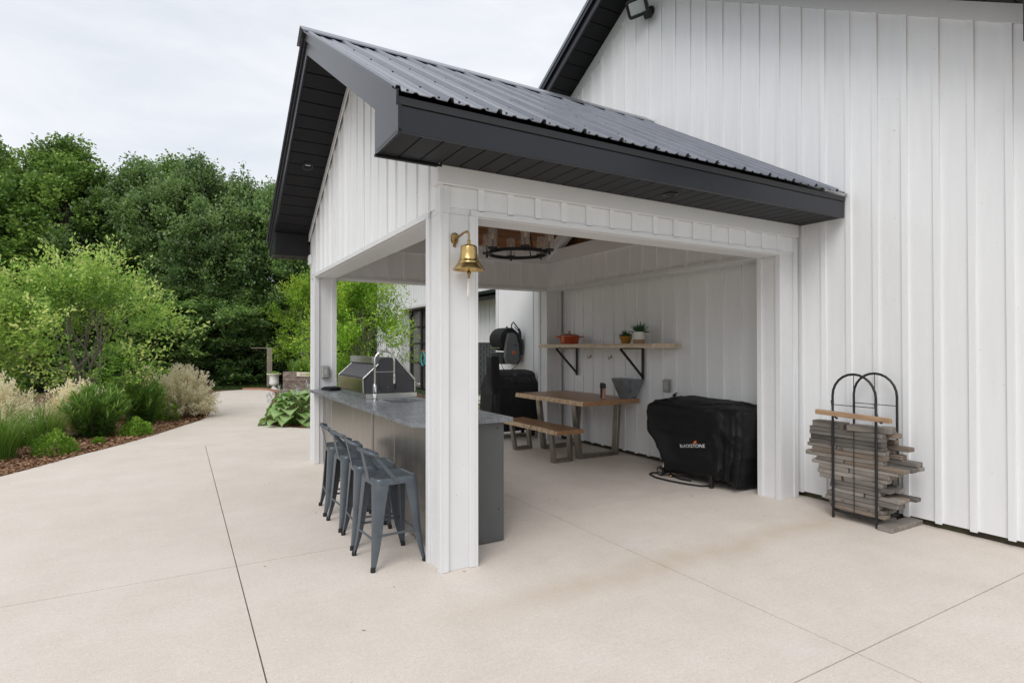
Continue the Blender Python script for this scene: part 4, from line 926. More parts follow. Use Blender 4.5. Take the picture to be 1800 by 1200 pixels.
MB().box(3.80, 3.86, 5.508, 5.519, 1.56, 1.575, .002).build('slot', BLACK, rl)
MB().tube([(3.76, 5.7, 1.88), (3.76, 5.7, 1.92)], [.012, .02], 8).build('knob', BLACK, rl, 50)
gun = MB().tube([(3.95, 5.52, 1.42), (3.94, 5.5, 1.62), (3.92, 5.49, 1.80), (3.90, 5.5, 1.88)], [.02, .024, .028, .022], 8).tube([(3.90, 5.49, 1.86), (3.82, 5.52, 1.97), (3.80, 5.52, 2.0), (3.77, 5.53, 1.96), (3.765, 5.54, 1.90), (3.82, 5.53, 1.84), (3.89, 5.5, 1.78)], .012, 7).tube([(3.88, 5.49, 1.84), (3.82, 5.52, 1.91)], .009, 6)
gun.build('spray_gun', BLACK, rl, 50)
MB().tube([(3.93, 5.52, 1.40), (3.93, 5.5, 1.30), (3.86, 5.5, 1.19), (3.78, 5.5, 1.14), (3.70, 5.52, 1.10)], .006, 6).build('lead', BLACK, rl, 60)
MB().tube([(3.64, 5.7, 1.24), (3.655, 5.68, 1.15), (3.69, 5.66, 1.11)], .006, 6).build('lead', BLACK, rl, 60)

# slotted screen panel beyond
sp = wthing('slotted_screen', 'dark grey metal screen panel with staggered slots behind the smoker', 'screen', (4.3, 8.0, 0))
x0, x1, z0, z1 = 4.05, 4.72, .48, 1.60; b = MB(); nc = 9; cw = (x1-x0)/nc
for i in range(nc+1): b.box(x0+i*cw-.026, x0+i*cw+.026, 7.99, 8.0, z0, z1)
for i in range(nc):
    for j in range(8):
        z = z0+.02+(j+(.5 if i % 2 else 0))*.14
        if z+.04 < z1: b.box(x0+i*cw+.0255, x0+(i+1)*cw-.0255, 7.991, 7.999, z, z+.035)
b.build('perforated_panel', SCREEN, sp); MB().box(x0-.03, x1+.03, 8.012, 8.3, z0, z1).build('back_panel', PLASTD, sp); MB().box(x0-.04, x1+.04, 7.98, 8.01, z1, z1+.04).box(x0-.04, x1+.04, 7.98, 8.01, z0-.04, z0).build('rail', SCREEN, sp)
for x in (x0-.03, x1+.03): bx('leg', x-.015, x+.015, 7.985, 8.005, -.02, z1, SCREEN, sp)
cnd = MB().tube([(4.40, 7.6, .9), (4.33, 7.55, .6), (4.22, 7.5, .35), (4.18, 7.5, 0)], .018, 6).build('conduit', CLEARP); tag(cnd, 'pale grey conduit running down beside the slotted screen', 'conduit')
# turquoise ring on the glazed door
tr_ = thing('ring_toy', 'turquoise ring hanging on the glazed barn door', 'toy ring', (5.62, 14.75, 1.14))
MB().tube([(0, .155*math.cos(R_(a)), .24*math.sin(R_(a))) for a in range(0, 360, 12)], .024, 8, closed=True).build('ring', TURQ, tr_, 60)
MB().tube([(.0, 0, .24), (.02, 0, .40)], .006, 6).build('cord', BLACK, tr_); MB().box(-.02, .02, -.25, .02, .22, .26, .01).build('tag', PINK, tr_)

# ------------------------------------------------------------------ firewood rack and planks
rk = wthing('wood_rack', 'black arched wire firewood rack against the barn wall', 'rack', (3.78, -.78, 0))
for x in (3.59, 3.93):
    P = [(x, -.585, 0), (x, -.585, 1.10)]+[(x, -.772+.187*math.cos(R_(a)), 1.10+.20*math.sin(R_(a))) for a in range(15, 180, 15)]+[(x, -.959, 1.10), (x, -.959, 0)]
    MB().tube(P, .011, 8).build('arch_frame', BLACK, rk, 60)
    MB().tube([(x, -.772, .07), (x, -.772, 1.295)], .0035, 5).tube([(x, -.585, 1.02), (x, -.959, 1.02)], .0035, 5).build('thin_rod', BLACK, rk, 60)
    MB().bar((x, -.585, .07), (x, -.959, .07), .02, .02).build('bottom_rail', BLACK, rk)
for y in (-.585, -.959):
    MB().bar((3.59, y, .07), (3.93, y, .07), .02, .02).build('bottom_rail', BLACK, rk)
    MB().tube([(3.575, y, 1.06), (3.57, y-.012, .98), (3.555, y-.035, .925), (3.53, y-.07, .905), (3.515, y-.085, .91)], .009, 7).build('kindling_hook', BLACK, rk, 60)
rp_ = random.Random(21)
zl = .082; lay = 0
front = [(-.55, -1.02), (-.53, -1.0), (-.5, -.97), (-.52, -1.12), (-.56, -1.13), (-.54, -.98), (-.55, -1.06), (-.45, -1.0), (-.43, -1.03), (-.44, -1.05), (-.37, -1.12), (-.42, -1.18), (-.31, -1.0), (-.38, -1.02), (-.33, -1.02), (-.35, -1.0)]
PMESH = {}
def plank(x, y0, y1, z, wd, th, mat, label, group, tilt=0, rz=0, nm='plank'):
    ln = round(y1-y0, 2); key = (ln, wd, th, mat.name)
    if key not in PMESH: PMESH[key] = MB().box(-wd/2, wd/2, -ln/2, ln/2, -th/2, th/2, .004).mesh(nm, mat)
    o = link(nm, PMESH[key], None, (x, (y0+y1)/2, z+th/2), (tilt, 0, rz)); tag(o, label, 'plank', group)
ORD = 'first second third fourth fifth sixth seventh eighth ninth tenth eleventh twelfth thirteenth fourteenth fifteenth sixteenth seventeenth eighteenth nineteenth twentieth'.split()
while zl < .80:
    th = rp_.choice([.034, .038, .042]); a, b = front[min(lay, len(front)-1)]
    for i, (x, row) in enumerate(((3.645, 'front'), (3.745, 'middle'), (3.85, 'back'))):
        y1, y0 = (a, b) if i == 0 else (a+rp_.uniform(-.12, .02), b+rp_.uniform(-.2, .14))
        if i > 0: y0 = max(y0, -1.04 if zl < .2 else -1.16 if zl < .3 else -1.09 if zl < .48 else -1.19 if zl < .68 else -1.27)
        mt = rp_.choice([PLANK, PLANK, PLANK, PLANKB, PLANKB, PLANKD]); col_ = {'weathered_plank': 'grey', 'brown_plank': 'brownish', 'dark_plank': 'dark grey'}[mt.name]
        lab = f'{col_} plank in the {row} row, {ORD[lay]} layer up, of the rack stack'
        if lay in (4, 7, 9, 11, 14) and i == 0:
            m_ = a-.2-rp_.uniform(0, .12); plank(x, m_+.006, y1, zl, .088, th-.001, PLANK, f'short grey plank in the front row, {ORD[lay]} layer up, of the rack stack', 'planks stacked in the rack'); y1 = m_-.006; lab = f'longer {col_} plank beside the short one in the front row, {ORD[lay]} layer up'
        plank(x+rp_.uniform(-.008, .008), y0, y1, zl, rp_.choice([.078, .084, .09]), th-.001, mt, lab, 'planks stacked in the rack', 0, rp_.uniform(-.05, .05))
    zl += th; lay += 1
plank(3.66, -.67, -.38, zl, .11, .055, PLANK, 'short thick grey block on top of the stack, nearer the pavilion', None, nm='wood_block')
plank(3.68, -1.04, -.70, zl, .16, .048, PLANK, 'dark slanted slab on top of the stack, away from the pavilion', None, 0, .25, nm='wood_block')
plank(3.545, -1.10, -.46, .918, .05, .042, FRESH, 'fresh light-brown stick resting in the rack hooks', None, .03, nm='wood_stick')
plank(3.80, -1.10, -.985, 0, .50, .042, PLANK, 'grey board lying on the concrete at the foot of the rack', None, 0, .0, nm='floor_board')

# ------------------------------------------------------------------ planting
def unit(v_): return v_/(np.linalg.norm(v_, axis=-1, keepdims=True)+1e-9)
def tree_parts(seed, H, R, z0, n_cl, n_tw, n_lf, leaf, mat, bark, trunk_r, spike=.12, prof=None, twl=.55, multi=1, stemlean=.0, scat=.045):
    """returns (trunk mesh builder, leaf arrays): clumps of leafy twigs on limbs, denser outside, uneven outline"""
    g = np.random.default_rng(seed); tm = MB(); P, D, N, T = [], [], [], []
    prof = prof or (lambda t: (.75+.85*t if t < .3 else 1.0-.88*((t-.3)/.7)**2.6))
    ph = g.uniform(0, 6.28, 6)
    stems = []
    for s_ in range(multi):
        a = 6.28*s_/multi+g.uniform(-.4, .4); ln = stemlean*R*g.uniform(.5, 1)
        path = [(math.cos(a)*.06*multi*.5*(multi > 1), math.sin(a)*.06*multi*.5*(multi > 1), -.12)]
        for q in np.linspace(.12, .8 if multi > 1 else .93, 6): path.append((math.cos(a)*ln*q+g.normal(0, .03*R), math.sin(a)*ln*q+g.normal(0, .03*R), H*q))
        rr = [trunk_r*(1-.9*i/6) for i in range(7)]; tm.tube(path, rr, 7); stems.append(path)
    for i in range(n_cl):
        if g.random() < spike: t = g.uniform(.78, 1.0); fr_ = g.uniform(.0, .9)
        else: t = g.random()**.85; fr_ = .35+.65*g.random()**.5
        a = g.uniform(0, 6.28)
        lump = 1+.16*math.sin(2*a+ph[0]+5*t)+.14*math.sin(3*a+ph[1]-8*t)+.10*math.sin(5*a+ph[2]+13*t)
        r = R*prof(t)*lump*fr_; z = z0+t*(H-z0)*(1-.10*fr_*(t > .8))
        c = np.array([r*math.cos(a), r*math.sin(a), z]); o = unit(np.array([math.cos(a)*fr_, math.sin(a)*fr_, .25+.9*t*t]))
        st = stems[g.integers(len(stems))]; k = min(len(st)-1, max(1, int(t*.75*6))); s0 = np.array(st[k])
        if i % (3 if multi > 1 else 5) == 0:
            mid = (s0*.5+c*.5)+np.array([0, 0, -.04*R]); tm.tube([tuple(s0), tuple(mid), tuple(c)], [trunk_r*(.28 if multi > 1 else .2), trunk_r*(.16 if multi > 1 else .11), trunk_r*.05], 4, caps=False)
        up_ = np.array([0, 0, 1.0]); L = twl*g.uniform(.6, 1.25)*(1.3 if t > .85 else 1)
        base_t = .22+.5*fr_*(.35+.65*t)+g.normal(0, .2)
        for j in range(n_tw):
            d = unit(o*(1, 1, .6 if multi > 1 and t < .8 else 1)+g.normal(0, .5, 3)*(1, 1, .6 if multi > 1 else 1)+up_*(.15+.5*(t > .8))); s = c+g.normal(0, 1, 3)*R*scat
            u = g.random(n_lf); q = s+np.outer(u*L, d)+g.normal(0, leaf*.55, (n_lf, 3)); q[:, 2] -= (u**2)*L*.12
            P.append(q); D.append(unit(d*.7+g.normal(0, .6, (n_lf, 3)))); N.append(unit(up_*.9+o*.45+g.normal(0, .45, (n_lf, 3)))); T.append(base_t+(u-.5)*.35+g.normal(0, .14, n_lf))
    return tm, np.concatenate(P), np.concatenate(D), np.concatenate(N), np.concatenate(T), g
def make_tree(name, label, cat, group, loc, rz, sc, seed, leaf, asp, mat, bark, **k):
    tm, P, D, N, T, g = tree_parts(seed, leaf=leaf, mat=mat, bark=bark, **k)
    t = thing(name, label, cat, loc, rz, group); t.scale = sc
    tm.build('trunk' if k.get('multi', 1) == 1 else 'stems', bark, t, 60, recalc=False)
    keep = P[:, 2] > .03
    leaf_obj('crown', P[keep], D[keep], N[keep], leaf*g.uniform(.6, 1.25, keep.sum()), leaf*asp*g.uniform(.75, 1.1, keep.sum()), T[keep], mat, t)
    return t
# forest edge: three built trees, then copies with their own size, turn and label
FG = 'trees of the wood beyond the garden'
protos = [make_tree('forest_tree', 'x', 'tree', FG, (0, 0, 0), 0, (1, 1, 1), 31, .155, .75, LF_FOREST, BARK, H=10.6, R=2.9, z0=.5, n_cl=270, n_tw=8, n_lf=26, twl=.8, trunk_r=.2),
          make_tree('forest_tree', 'x', 'tree', FG, (0, 0, 0), 0, (1, 1, 1), 47, .14, .7, LF_SILVER, BARK, H=10.2, R=2.7, z0=.4, n_cl=270, n_tw=8, n_lf=26, twl=.8, trunk_r=.18, spike=.2),
          make_tree('forest_tree', 'x', 'tree', FG, (0, 0, 0), 0, (1, 1, 1), 58, .145, .68, LF_SILVER, BARK, H=9.4, R=3.0, z0=.2, n_cl=270, n_tw=8, n_lf=26, twl=.8, trunk_r=.17, prof=lambda t: (.95+.2*t if t < .4 else 1.03-.93*((t-.4)/.6)**2.8))]
ft = [(0, -8.9, 29.2, .97, 1.0, 'bright green broadleaf tree at the far end of the wood, behind the lime shrubs'),
      (0, -5.9, 27.6, .97, 1.05, 'tallest rounded mid-green tree of the wood, directly behind the big lime shrub'),
      (1, -3.0, 26.4, .92, 1.0, 'spiky-topped dark tree next to the tallest rounded tree'),
      (1, -.95, 25.2, .93, 1.0, 'grey-green tree with upright top shoots above the cream willow shrub'),
      (2, .75, 24.9, .94, .95, 'silvery green tree above the concrete path'),
      (2, 2.5, 24.4, .92, .95, 'silvery green tree behind the white urn'),
      (1, 4.3, 22.2, .85, .95, 'dark tree of the wood showing behind the golden shrub'),
      (2, 6.3, 22.6, .9, 1.0, 'grey-green tree of the wood hidden largely behind the pavilion'),
      (2, -7.4, 31.5, .95, 1.1, 'silvery tree filling the gap behind the two rounded trees'),
      (0, -1.9, 29.2, .98, 1.15, 'dark green tree standing in the second row of the wood'),
      (2, -5.4, 30.8, 1.0, 1.15, 'dark tree closing the gap behind the tallest rounded tree'),
      (0, 1.6, 28.0, .80, 1.2, 'mid-green tree in the second row above the path end'),
      (1, -11.6, 30.5, 1.0, 1.05, 'dark tree at the outermost end of the wood beyond the lime shrubs'),
      (2, -4.2, 24.6, .48, 1.0, 'low leafy understory tree below the tallest rounded tree'),
      (2, -1.6, 23.0, .42, .95, 'low silvery understory tree behind the dark garden grasses'),
      (1, .6, 23.6, .42, .95, 'low dark understory tree at the end of the concrete path'),
      (0, -7.2, 25.8, .50, 1.05, 'low green understory tree behind the second lime shrub'),
      (1, 3.1, 23.2, .40, 1.0, 'low dark understory tree behind the timber planter')]
usedp = set()
for i, (k, x, y, hs, ws, lab) in enumerate(ft):
    o = protos[k] if k not in usedp else copy_tree(protos[k]); usedp.add(k)
    o.location = (x, y, -.1); o.rotation_euler = (0, 0, i*1.37+.4); o.scale = (ws, ws, hs); tag(o, lab, 'tree', FG)
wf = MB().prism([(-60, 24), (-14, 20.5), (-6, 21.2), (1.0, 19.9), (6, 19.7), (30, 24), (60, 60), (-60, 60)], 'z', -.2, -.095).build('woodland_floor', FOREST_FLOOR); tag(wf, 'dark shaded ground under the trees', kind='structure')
# far wood closing the view
tm, P, D, N, T, g = tree_parts(77, 7.5, 3.2, 0.2, 130, 5, 16, .2, LF_FOREST, BARK, .2)
PP, DD, NN, TT = [], [], [], []
for i in range(17):
    a = .55+i*.105; c = np.array([-1.5+40*math.cos(a), -3.6+40*math.sin(a), -.1]); s_ = .82+.2*math.sin(i*2.1)
    th = i*1.9; rot = np.array([[math.cos(th), -math.sin(th), 0], [math.sin(th), math.cos(th), 0], [0, 0, 1]])
    PP.append((P*s_)@rot.T+c); DD.append(D@rot.T); NN.append(N@rot.T); TT.append(T-.15)
PP = np.concatenate(PP); g = np.random.default_rng(1)
far = leaf_obj('distant_wood', PP, np.concatenate(DD), np.concatenate(NN), .24*g.uniform(.6, 1.2, len(PP)), .17, np.concatenate(TT), LF_FOREST); tag(far, 'solid green mass of more distant trees', 'wood', kind='stuff')

# lime-leaved shrubs and golden shrub
shr = dict(n_tw=8, n_lf=24, trunk_r=.045, multi=6, stemlean=.6, twl=.72, spike=.22, scat=.09)
def pshrub(t): return .42+1.35*t if t < .42 else 1.0-.6*((t-.42)/.58)**2.2
make_tree('lime_shrub', 'large multi-stemmed shrub with lime-green leaves in the mulch bed', 'shrub', None, (-3.2, 10.5, 0), .3, (1, 1, 1), 5, .088, .52, LF_LIME, BARKL, H=2.85, R=1.42, z0=.75, n_cl=76, prof=pshrub, **shr)
make_tree('lime_shrub', 'second lime-green shrub, farther round the curved bed than the large one', 'shrub', None, (-5.25, 11.0, 0), 1.9, (1, 1, 1), 6, .088, .52, LF_LIME, BARKL, H=2.6, R=1.3, z0=.3, n_cl=80, prof=pshrub, **shr)
make_tree('golden_shrub', 'tall golden-green shrub behind the grill at the back of the pavilion', 'shrub', None, (2.3, 10.5, 0), .8, (1, 1, 1), 7, .075, .5, LF_YEL, BARKL, H=3.0, R=1.0, z0=.4, n_cl=105, prof=pshrub, **shr)
make_tree('golden_shrub', 'airy golden shrub above the timber planter', 'shrub', None, (2.55, 18.7, 0), 2.2, (1, 1, 1), 8, .09, .5, LF_YEL, BARKL, H=3.7, R=1.0, z0=.5, n_cl=60, prof=pshrub, **shr)

def blades(n, seed, h, spread, width, mat, name, par, lean=.9, broad=0):
    """arching grass blades, each a tapering strip of four segments"""
    g = np.random.default_rng(seed); vs_, fs, tn = [], [], []
    for i in range(n):
        a = g.uniform(0, 6.28); r0 = spread*.55*g.random()**.5; hh = h*g.uniform(.55, 1.12); ln = lean*g.uniform(.15, 1.0)*hh; wd = width*g.uniform(.6, 1.2); drp = g.random()*min(1, lean*1.3)
        b0 = np.array([r0*math.cos(a+.5), r0*math.sin(a+.5), 0]); d = np.array([math.cos(a), math.sin(a), 0]); sd_ = np.array([-d[1], d[0], 0]); tw = g.normal(0, .5); sd_ = unit(sd_+np.array([0, 0, tw*.3])); o = len(vs_)
        for q, wq in ((0, .5), (.3, 1), (.6, .9), (.85, .5), (1.0, 0)):
            p = b0+d*ln*(.35*q+.65*q**2)+np.array([0, 0, hh*(1.15*q-(.25+.75*drp)*.62*q**3)])
            if wq > 0: vs_ += [tuple(p-sd_*wd*wq*.5), tuple(p+sd_*wd*wq*.5)]; tn += [.2+.6*q+0*wq]*2
            else: vs_.append(tuple(p)); tn.append(.95)
        fs += [(o, o+1, o+3, o+2), (o+2, o+3, o+5, o+4), (o+4, o+5, o+7, o+6), (o+6, o+7, o+8)]
        k = g.normal(0, .13)
        for z in range(9): tn[o+z] += k
    me = bpy.data.meshes.new(name); me.from_pydata(vs_, [], fs); me.materials.append(mat)
    at = me.attributes.new('tint', 'FLOAT', 'POINT'); at.data.foreach_set('value', np.clip(tn, 0, 1).astype(np.float32))
    return link(name, me, par)
def grass(loc, h, sp, n, seed, lab, wd=.014, lean=.8):
    t = thing('ornamental_grass', lab, 'grass clump', loc); blades(n, seed, h, sp, wd, LF_GRASS, 'blades', t, lean); return t
def leafy(loc, h, r, n_st, seed, lab):
    """mound of upright stems set with narrow drooping leaves"""
    t = thing('leafy_perennial', lab, 'perennial', loc); g = np.random.default_rng(seed); P, D, N, T = [], [], [], []; sm = MB()
    for i in range(n_st):
        a = g.uniform(0, 6.28); rr = r*g.random()**.5; H_ = h*g.uniform(.7, 1.08)*(1-.35*(rr/r)**2); ln = (.25+.75*rr/r)*r*.75
        d = np.array([math.cos(a), math.sin(a), 0]); m_ = 30; u = np.sort(g.random(m_))**.8
        q = d*(rr*.45+ln*u[:, None]**1.6)+np.column_stack([np.zeros((m_, 2)), H_*(u-.10*u**3)])
        az = g.uniform(0, 6.28, m_); od = np.column_stack([np.cos(az), np.sin(az), np.zeros(m_)])
        P.append(q); D.append(unit(od*.8+d*.4+np.column_stack([np.zeros((m_, 2)), .15+1.0*u-.35*g.random(m_)]))); N.append(unit(np.column_stack([-od[:, :2]*.5, np.ones(m_)])+g.normal(0, .25, (m_, 3))))
        T.append(.12+.5*u+g.normal(0, .15, m_))
        if i % 4 == 0: sm.tube([tuple(d*rr*.4), tuple(q[m_//2]), tuple(q[-1])], [.006, .004, .002], 4, caps=False)
    P = np.concatenate(P); n = len(P); P[:, 2] = np.maximum(P[:, 2], .02); sm.build('stems', BARKL, t, recalc=False)
    leaf_obj('leaves', P, np.concatenate(D), np.concatenate(N), .17*g.uniform(.6, 1.25, n), .022, np.concatenate(T), LF_GRASS, t, fold=.03)
leafy((-2.78, 8.5, -.02), .95, .40, 170, 1, 'full dark green leafy clump with narrow leaves between two low round shrubs')
leafy((-2.2, 9.85, -.02), 1.05, .38, 140, 2, 'tall dark green leafy clump beside the large cream willow shrub')
leafy((-1.9, 11.5, -.02), 1.0, .4, 90, 7, 'green leafy clump behind the low round shrub tucked against the willow')
grass((-3.78, 6.75, -.02), .8, .5, 520, 3, 'fine pale green grass clump at the concrete edge near the low round shrub', .012, .8)
grass((-3.5, 8.0, -.02), .8, .55, 420, 4, 'feathery green grass clump between the cream shrubs', .012, .8)
def ball(loc, r, hgt, seed, lab):
    t = thing('round_shrub', lab, 'shrub', loc); g = np.random.default_rng(seed); n = 2600
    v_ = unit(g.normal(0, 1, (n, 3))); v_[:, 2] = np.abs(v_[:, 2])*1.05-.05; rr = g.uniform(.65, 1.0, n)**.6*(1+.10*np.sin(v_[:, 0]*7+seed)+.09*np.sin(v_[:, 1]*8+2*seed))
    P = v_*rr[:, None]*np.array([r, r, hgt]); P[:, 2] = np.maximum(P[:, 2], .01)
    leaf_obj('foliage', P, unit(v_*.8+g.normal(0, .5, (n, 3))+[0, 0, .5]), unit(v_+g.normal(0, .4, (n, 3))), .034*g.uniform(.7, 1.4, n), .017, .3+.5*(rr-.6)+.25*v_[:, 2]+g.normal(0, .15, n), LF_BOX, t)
    MB().tube([(0, 0, -.05), (.01, 0, hgt*.7)], [.02, .008], 6).build('stem', BARKL, t, 60); return t
ball((-3.1, 6.92, -.02), .25, .33, 1, 'bright green low round shrub nearest the concrete edge, in front of the cream shrubs')
ball((-2.19, 8.45, -.02), .23, .30, 2, 'bright green low round shrub beside the broad-bladed grass clump')
ball((-1.79, 10.5, -.02), .26, .42, 3, 'bright green low round shrub tucked against the cream willow shrub')
ball((-2.66, 7.7, -.02), .08, .09, 4, 'tiny green round shrub sprouting in the bark mulch')
def willow(loc, r, h, seed, n_sh, lab):
    t = thing('variegated_willow', lab, 'shrub', loc); g = np.random.default_rng(seed); P, D, N, T = [], [], [], []; sm = MB()
    for i in range(n_sh):
        a = g.uniform(0, 6.28); el_ = g.uniform(.25, 1.5); L = (r*math.cos(el_)**2+h*math.sin(el_)**2)*g.uniform(.72, 1.12)
        d = np.array([math.cos(a)*math.cos(el_), math.sin(a)*math.cos(el_), math.sin(el_)]); m_ = 44; u = .34+.66*g.random(m_)**.55
        q = np.outer(u*L, d)+g.normal(0, .022, (m_, 3)); q[:, 2] += .12*h*u-.18*h*u**2*math.cos(el_); q[:, 2] = np.maximum(q[:, 2], .02)
        P.append(q); D.append(unit(d*.9+g.normal(0, .45, (m_, 3)))); N.append(unit(g.normal(0, .45, (m_, 3))+[0, 0, 1])); T.append(.3+.45*u+g.normal(0, .17, m_))
        if i % 24 == 0: sm.tube([(0, 0, -.03), tuple(d*L*.5), tuple(d*L*.9)], [.007, .005, .002], 4, caps=False)
    P = np.concatenate(P); n = len(P); sm.build('stems', BARKL, t, recalc=False)
    leaf_obj('foliage', P, np.concatenate(D), np.concatenate(N), (.056*g.uniform(.6, 1.3, n)), .024, np.concatenate(T), LF_WILLOW, t)
willow((-1.45, 10.95, -.02), .68, 1.0, 1, 420, 'cream and pink variegated willow shrub bulging over the concrete edge')
willow((-3.1, 8.85, -.02), .55, .85, 2, 300, 'cream variegated willow shrub behind the broad-bladed grass clump')
willow((-4.05, 8.3, -.02), .62, .95, 3, 330, 'cream variegated willow shrub behind the fine grass clump')
willow((-2.2, 11.2, -.02), .6, .95, 4, 260, 'pale variegated willow shrub partly hidden behind the tall grass clump')

# hostas with large ribbed leaves
def hosta_leaf(L, W, droop):
    vs_, fs = [], []; nx, ny = 7, 4
    for i in range(nx+1):
        u = i/nx; w_ = W*math.sin(math.pi*min(1, u*.93+.05)**.75)*(1-u**4)
        for j in range(-ny//2, ny//2+1):
            q = j/(ny/2); vs_.append((L*u*math.cos(droop*u), q*w_*.5, L*(.22*u-u*u*droop*.5)+.16*w_*q*q))
    for i in range(nx):
        for j in range(ny): a = i*(ny+1)+j; fs.append((a, a+1, a+ny+2, a+ny+1))
    return vs_, fs
HL = []
for L, W, dr_ in ((.27, .21, .8), (.31, .24, 1.0), (.23, .18, .65)):
    vs_, fs = hosta_leaf(L, W, dr_); me = bpy.data.meshes.new('leaf'); me.from_pydata(vs_, [], fs); me.materials.append(LF_HOSTA)
    me.polygons.foreach_set('use_smooth', [True]*len(me.polygons)); at = me.attributes.new('tint', 'FLOAT', 'POINT')
    at.data.foreach_set('value', np.array([.45+.5*abs(v_[1])/W+.25*math.sin(v_[0]*30) for v_ in vs_], np.float32)); HL.append(me)
def hosta(loc, r, n, seed, lab, flowers=0):
    t = thing('hosta', lab, 'plant', loc); q = random.Random(seed)
    for i in range(n):
        f_ = i/n; a = i*2.4+q.uniform(-.3, .3); rr = r*(.15+.62*(1-f_)); z = .06+.42*f_*r/.5+q.uniform(-.02, .02)
        o = link('leaf', HL[q.randrange(3)], t, (rr*math.cos(a), rr*math.sin(a), z)); s_ = q.uniform(.8, 1.2)*r/.5
        o.rotation_euler = (q.uniform(-.2, .2), -.65*f_+.30, a); o.scale = (s_, s_, s_)
        MB().tube([(0, 0, 0), (rr*.5*math.cos(a), rr*.5*math.sin(a), z*.75), (rr*math.cos(a), rr*math.sin(a), z)], .005, 4).build('leaf_stalk', LF_HOSTA, t, recalc=False)
    g = np.random.default_rng(seed)
    for i in range(flowers):
        a = g.uniform(0, 6.28); rr = r*g.uniform(.1, .55); h = .62+.3*g.random(); top = np.array([rr*1.5*math.cos(a), rr*1.5*math.sin(a), h]); m_ = 26
        st = MB().tube([(rr*.3*math.cos(a), rr*.3*math.sin(a), .05), (rr*math.cos(a), rr*math.sin(a), h*.6), tuple(top)], .004, 4).build('flower_stalk', LF_HOSTA, t, recalc=False)
        u = g.random(m_); P = top+np.column_stack([g.normal(0, .02, m_), g.normal(0, .02, m_), -u*.2]); 
        leaf_obj('blossom', P, unit(g.normal(0, 1, (m_, 3))+[0, 0, -.5]), unit(g.normal(0, 1, (m_, 3))), .045, .022, g.random(m_), LF_FLOWER, st)
hosta((.46, 8.55, -.02), .62, 95, 1, 'large hosta with pale lilac flower spikes beside the concrete path', 16)
hosta((1.25, 8.3, -.02), .5, 36, 2, 'green hosta behind the far bar post, next to the flowering hosta', 5)
hosta((4.3, 7.25, -.02), .55, 36, 3, 'dark hosta clump below the slotted screen panel')
hosta((2.35, 8.2, -.02), .5, 30, 4, 'green hosta clump in the bed behind the grill')

# ------------------------------------------------------------------ things at the end of the path
un_ = thing('garden_urn', 'white classical pedestal urn at the end of the path', 'urn', (1.39, 18.4, 0))
MB().lathe([(.16, 0), (.16, .03), (.12, .05), (.065, .10), (.055, .14), (.08, .17), (.15, .20), (.17, .25), (.155, .30), (.155, .46), (.175, .52), (.25, .56), (.255, .585), (.22, .585), (.15, .5), (0, .48)], 24).build('body', URNW, un_, 40)
MB().box(-.17, .17, -.17, .17, -.0, .012, .004).build('plinth', URNW, un_)
g = np.random.default_rng(4); n = 220; v_ = unit(g.normal(0, 1, (n, 3))); v_[:, 2] = abs(v_[:, 2])*.5
leaf_obj('planting', v_*.2+[0, 0, .53], unit(v_+g.normal(0, .4, (n, 3))), unit(g.normal(0, .5, (n, 3))+[0, 0, 1]), .06, .025, g.random(n), LF_YEL, un_)
tp = thing('timber_planter', 'old timber raised planter full of upright grass with a cream sign', 'planter', (1.45, 16.85, 0), math.atan2(15.72-16.84, 2.387-1.453))
for z0, z1 in ((.06, .38), (.385, .71)):
    bx('timber', 0, 2.2, 0, .12, z0, z1, TIMBER, tp, .012); bx('timber', 0, 2.2, .78, .9, z0, z1, TIMBER, tp, .012); bx('timber', -.002, .12, .1205, .7795, z0, z1, TIMBER, tp, .012); bx('timber', 2.08, 2.202, .1205, .7795, z0, z1, TIMBER, tp, .012)
bx('plinth', .05, 2.15, .05, .85, 0, .059, BRICKR, tp); bx('soil', .12, 2.08, .12, .78, .3, .66, SOIL, tp, 0)
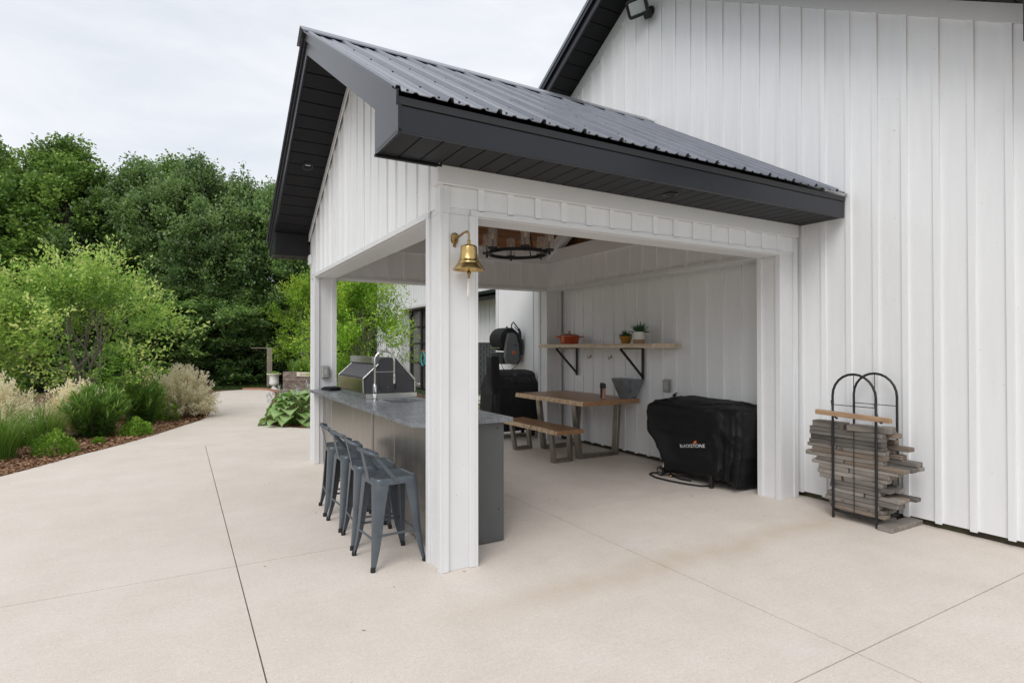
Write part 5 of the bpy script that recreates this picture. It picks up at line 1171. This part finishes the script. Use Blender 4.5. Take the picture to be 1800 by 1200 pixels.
for i in range(7):
    o = blades(170, 60+i, .52, .5, .016, LF_GRASS, 'grass', tp, .35); o.location = (.25+.27*i, .42+.1*(i % 2), .65)
sgp = bx('sign', .60, 1.22, -.022, -.001, .565, .70, SIGNC, tp, .003)
me = text_mesh('GRASSES', .10, .002); me.materials.append(pbr('sign_letters', (.16, .17, .13), .7))
o = link('lettering', me, sgp, (.91, -.0235, .625)); o.rotation_euler = (math.pi/2, 0, 0)
ps = wthing('wooden_post', 'weathered wooden post with a thin horizontal arm behind the urn', 'post', (1.47, 20.05, 0))
MB().box(1.36, 1.53, 19.96, 20.13, -.1, 1.47, .006).build('upright', POSTW, ps); MB().bar((1.6, 19.98, 1.495), (.85, 20.42, 1.495), .10, .03).build('arm', POSTW, ps)
sp_ = wthing('solar_stake_light', 'small tilted solar panel light on a stake beside the wooden post', 'light', (1.7, 19.9, 0))
MB().obox((1.70, 19.9, 1.20), (Vector((.77, -.45, -.45)).normalized(), Vector((.5, .86, 0)).normalized(), Vector((.39, -.22, .87)).normalized()), (.09, .06, .012), .004).build('panel', STAIN, sp_); MB().tube([(1.74, 19.88, 1.18), (1.8, 19.9, -.1)], .012, 6).build('stake', BLACK, sp_)
ek = MB(); EP = [(.45, 19.12), (1.0, 18.85), (1.25, 18.2), (1.30, 17.4), (1.38, 17.0)]
for i in range(len(EP)-1): ek.bar((*EP[i], .03), (*EP[i+1], .03), .10, .07)
tag(ek.build('brick_edging', BRICKR), 'low reddish edging strip around the urn bed', 'edging')
# short lawn along the wood
g = np.random.default_rng(2); n = 16000; p = np.column_stack([g.uniform(-5, 5, n), g.uniform(18.6, 22.2, n)]); p = p[~in_poly(p, outline)]; p = p[p[:, 1] > 19.1+.0*p[:, 0]]; n = len(p)
a = g.uniform(0, 6.28, n); lw = leaf_obj('lawn', np.column_stack([p, np.full(n, -.12)]), np.column_stack([np.cos(a)*.4, np.sin(a)*.4, np.ones(n)]), np.column_stack([-np.sin(a), np.cos(a), np.zeros(n)]), g.uniform(.09, .26, n), .02, g.random(n), LF_LAWN); tag(lw, 'strip of grass between the path end and the wood', 'grass', kind='stuff')
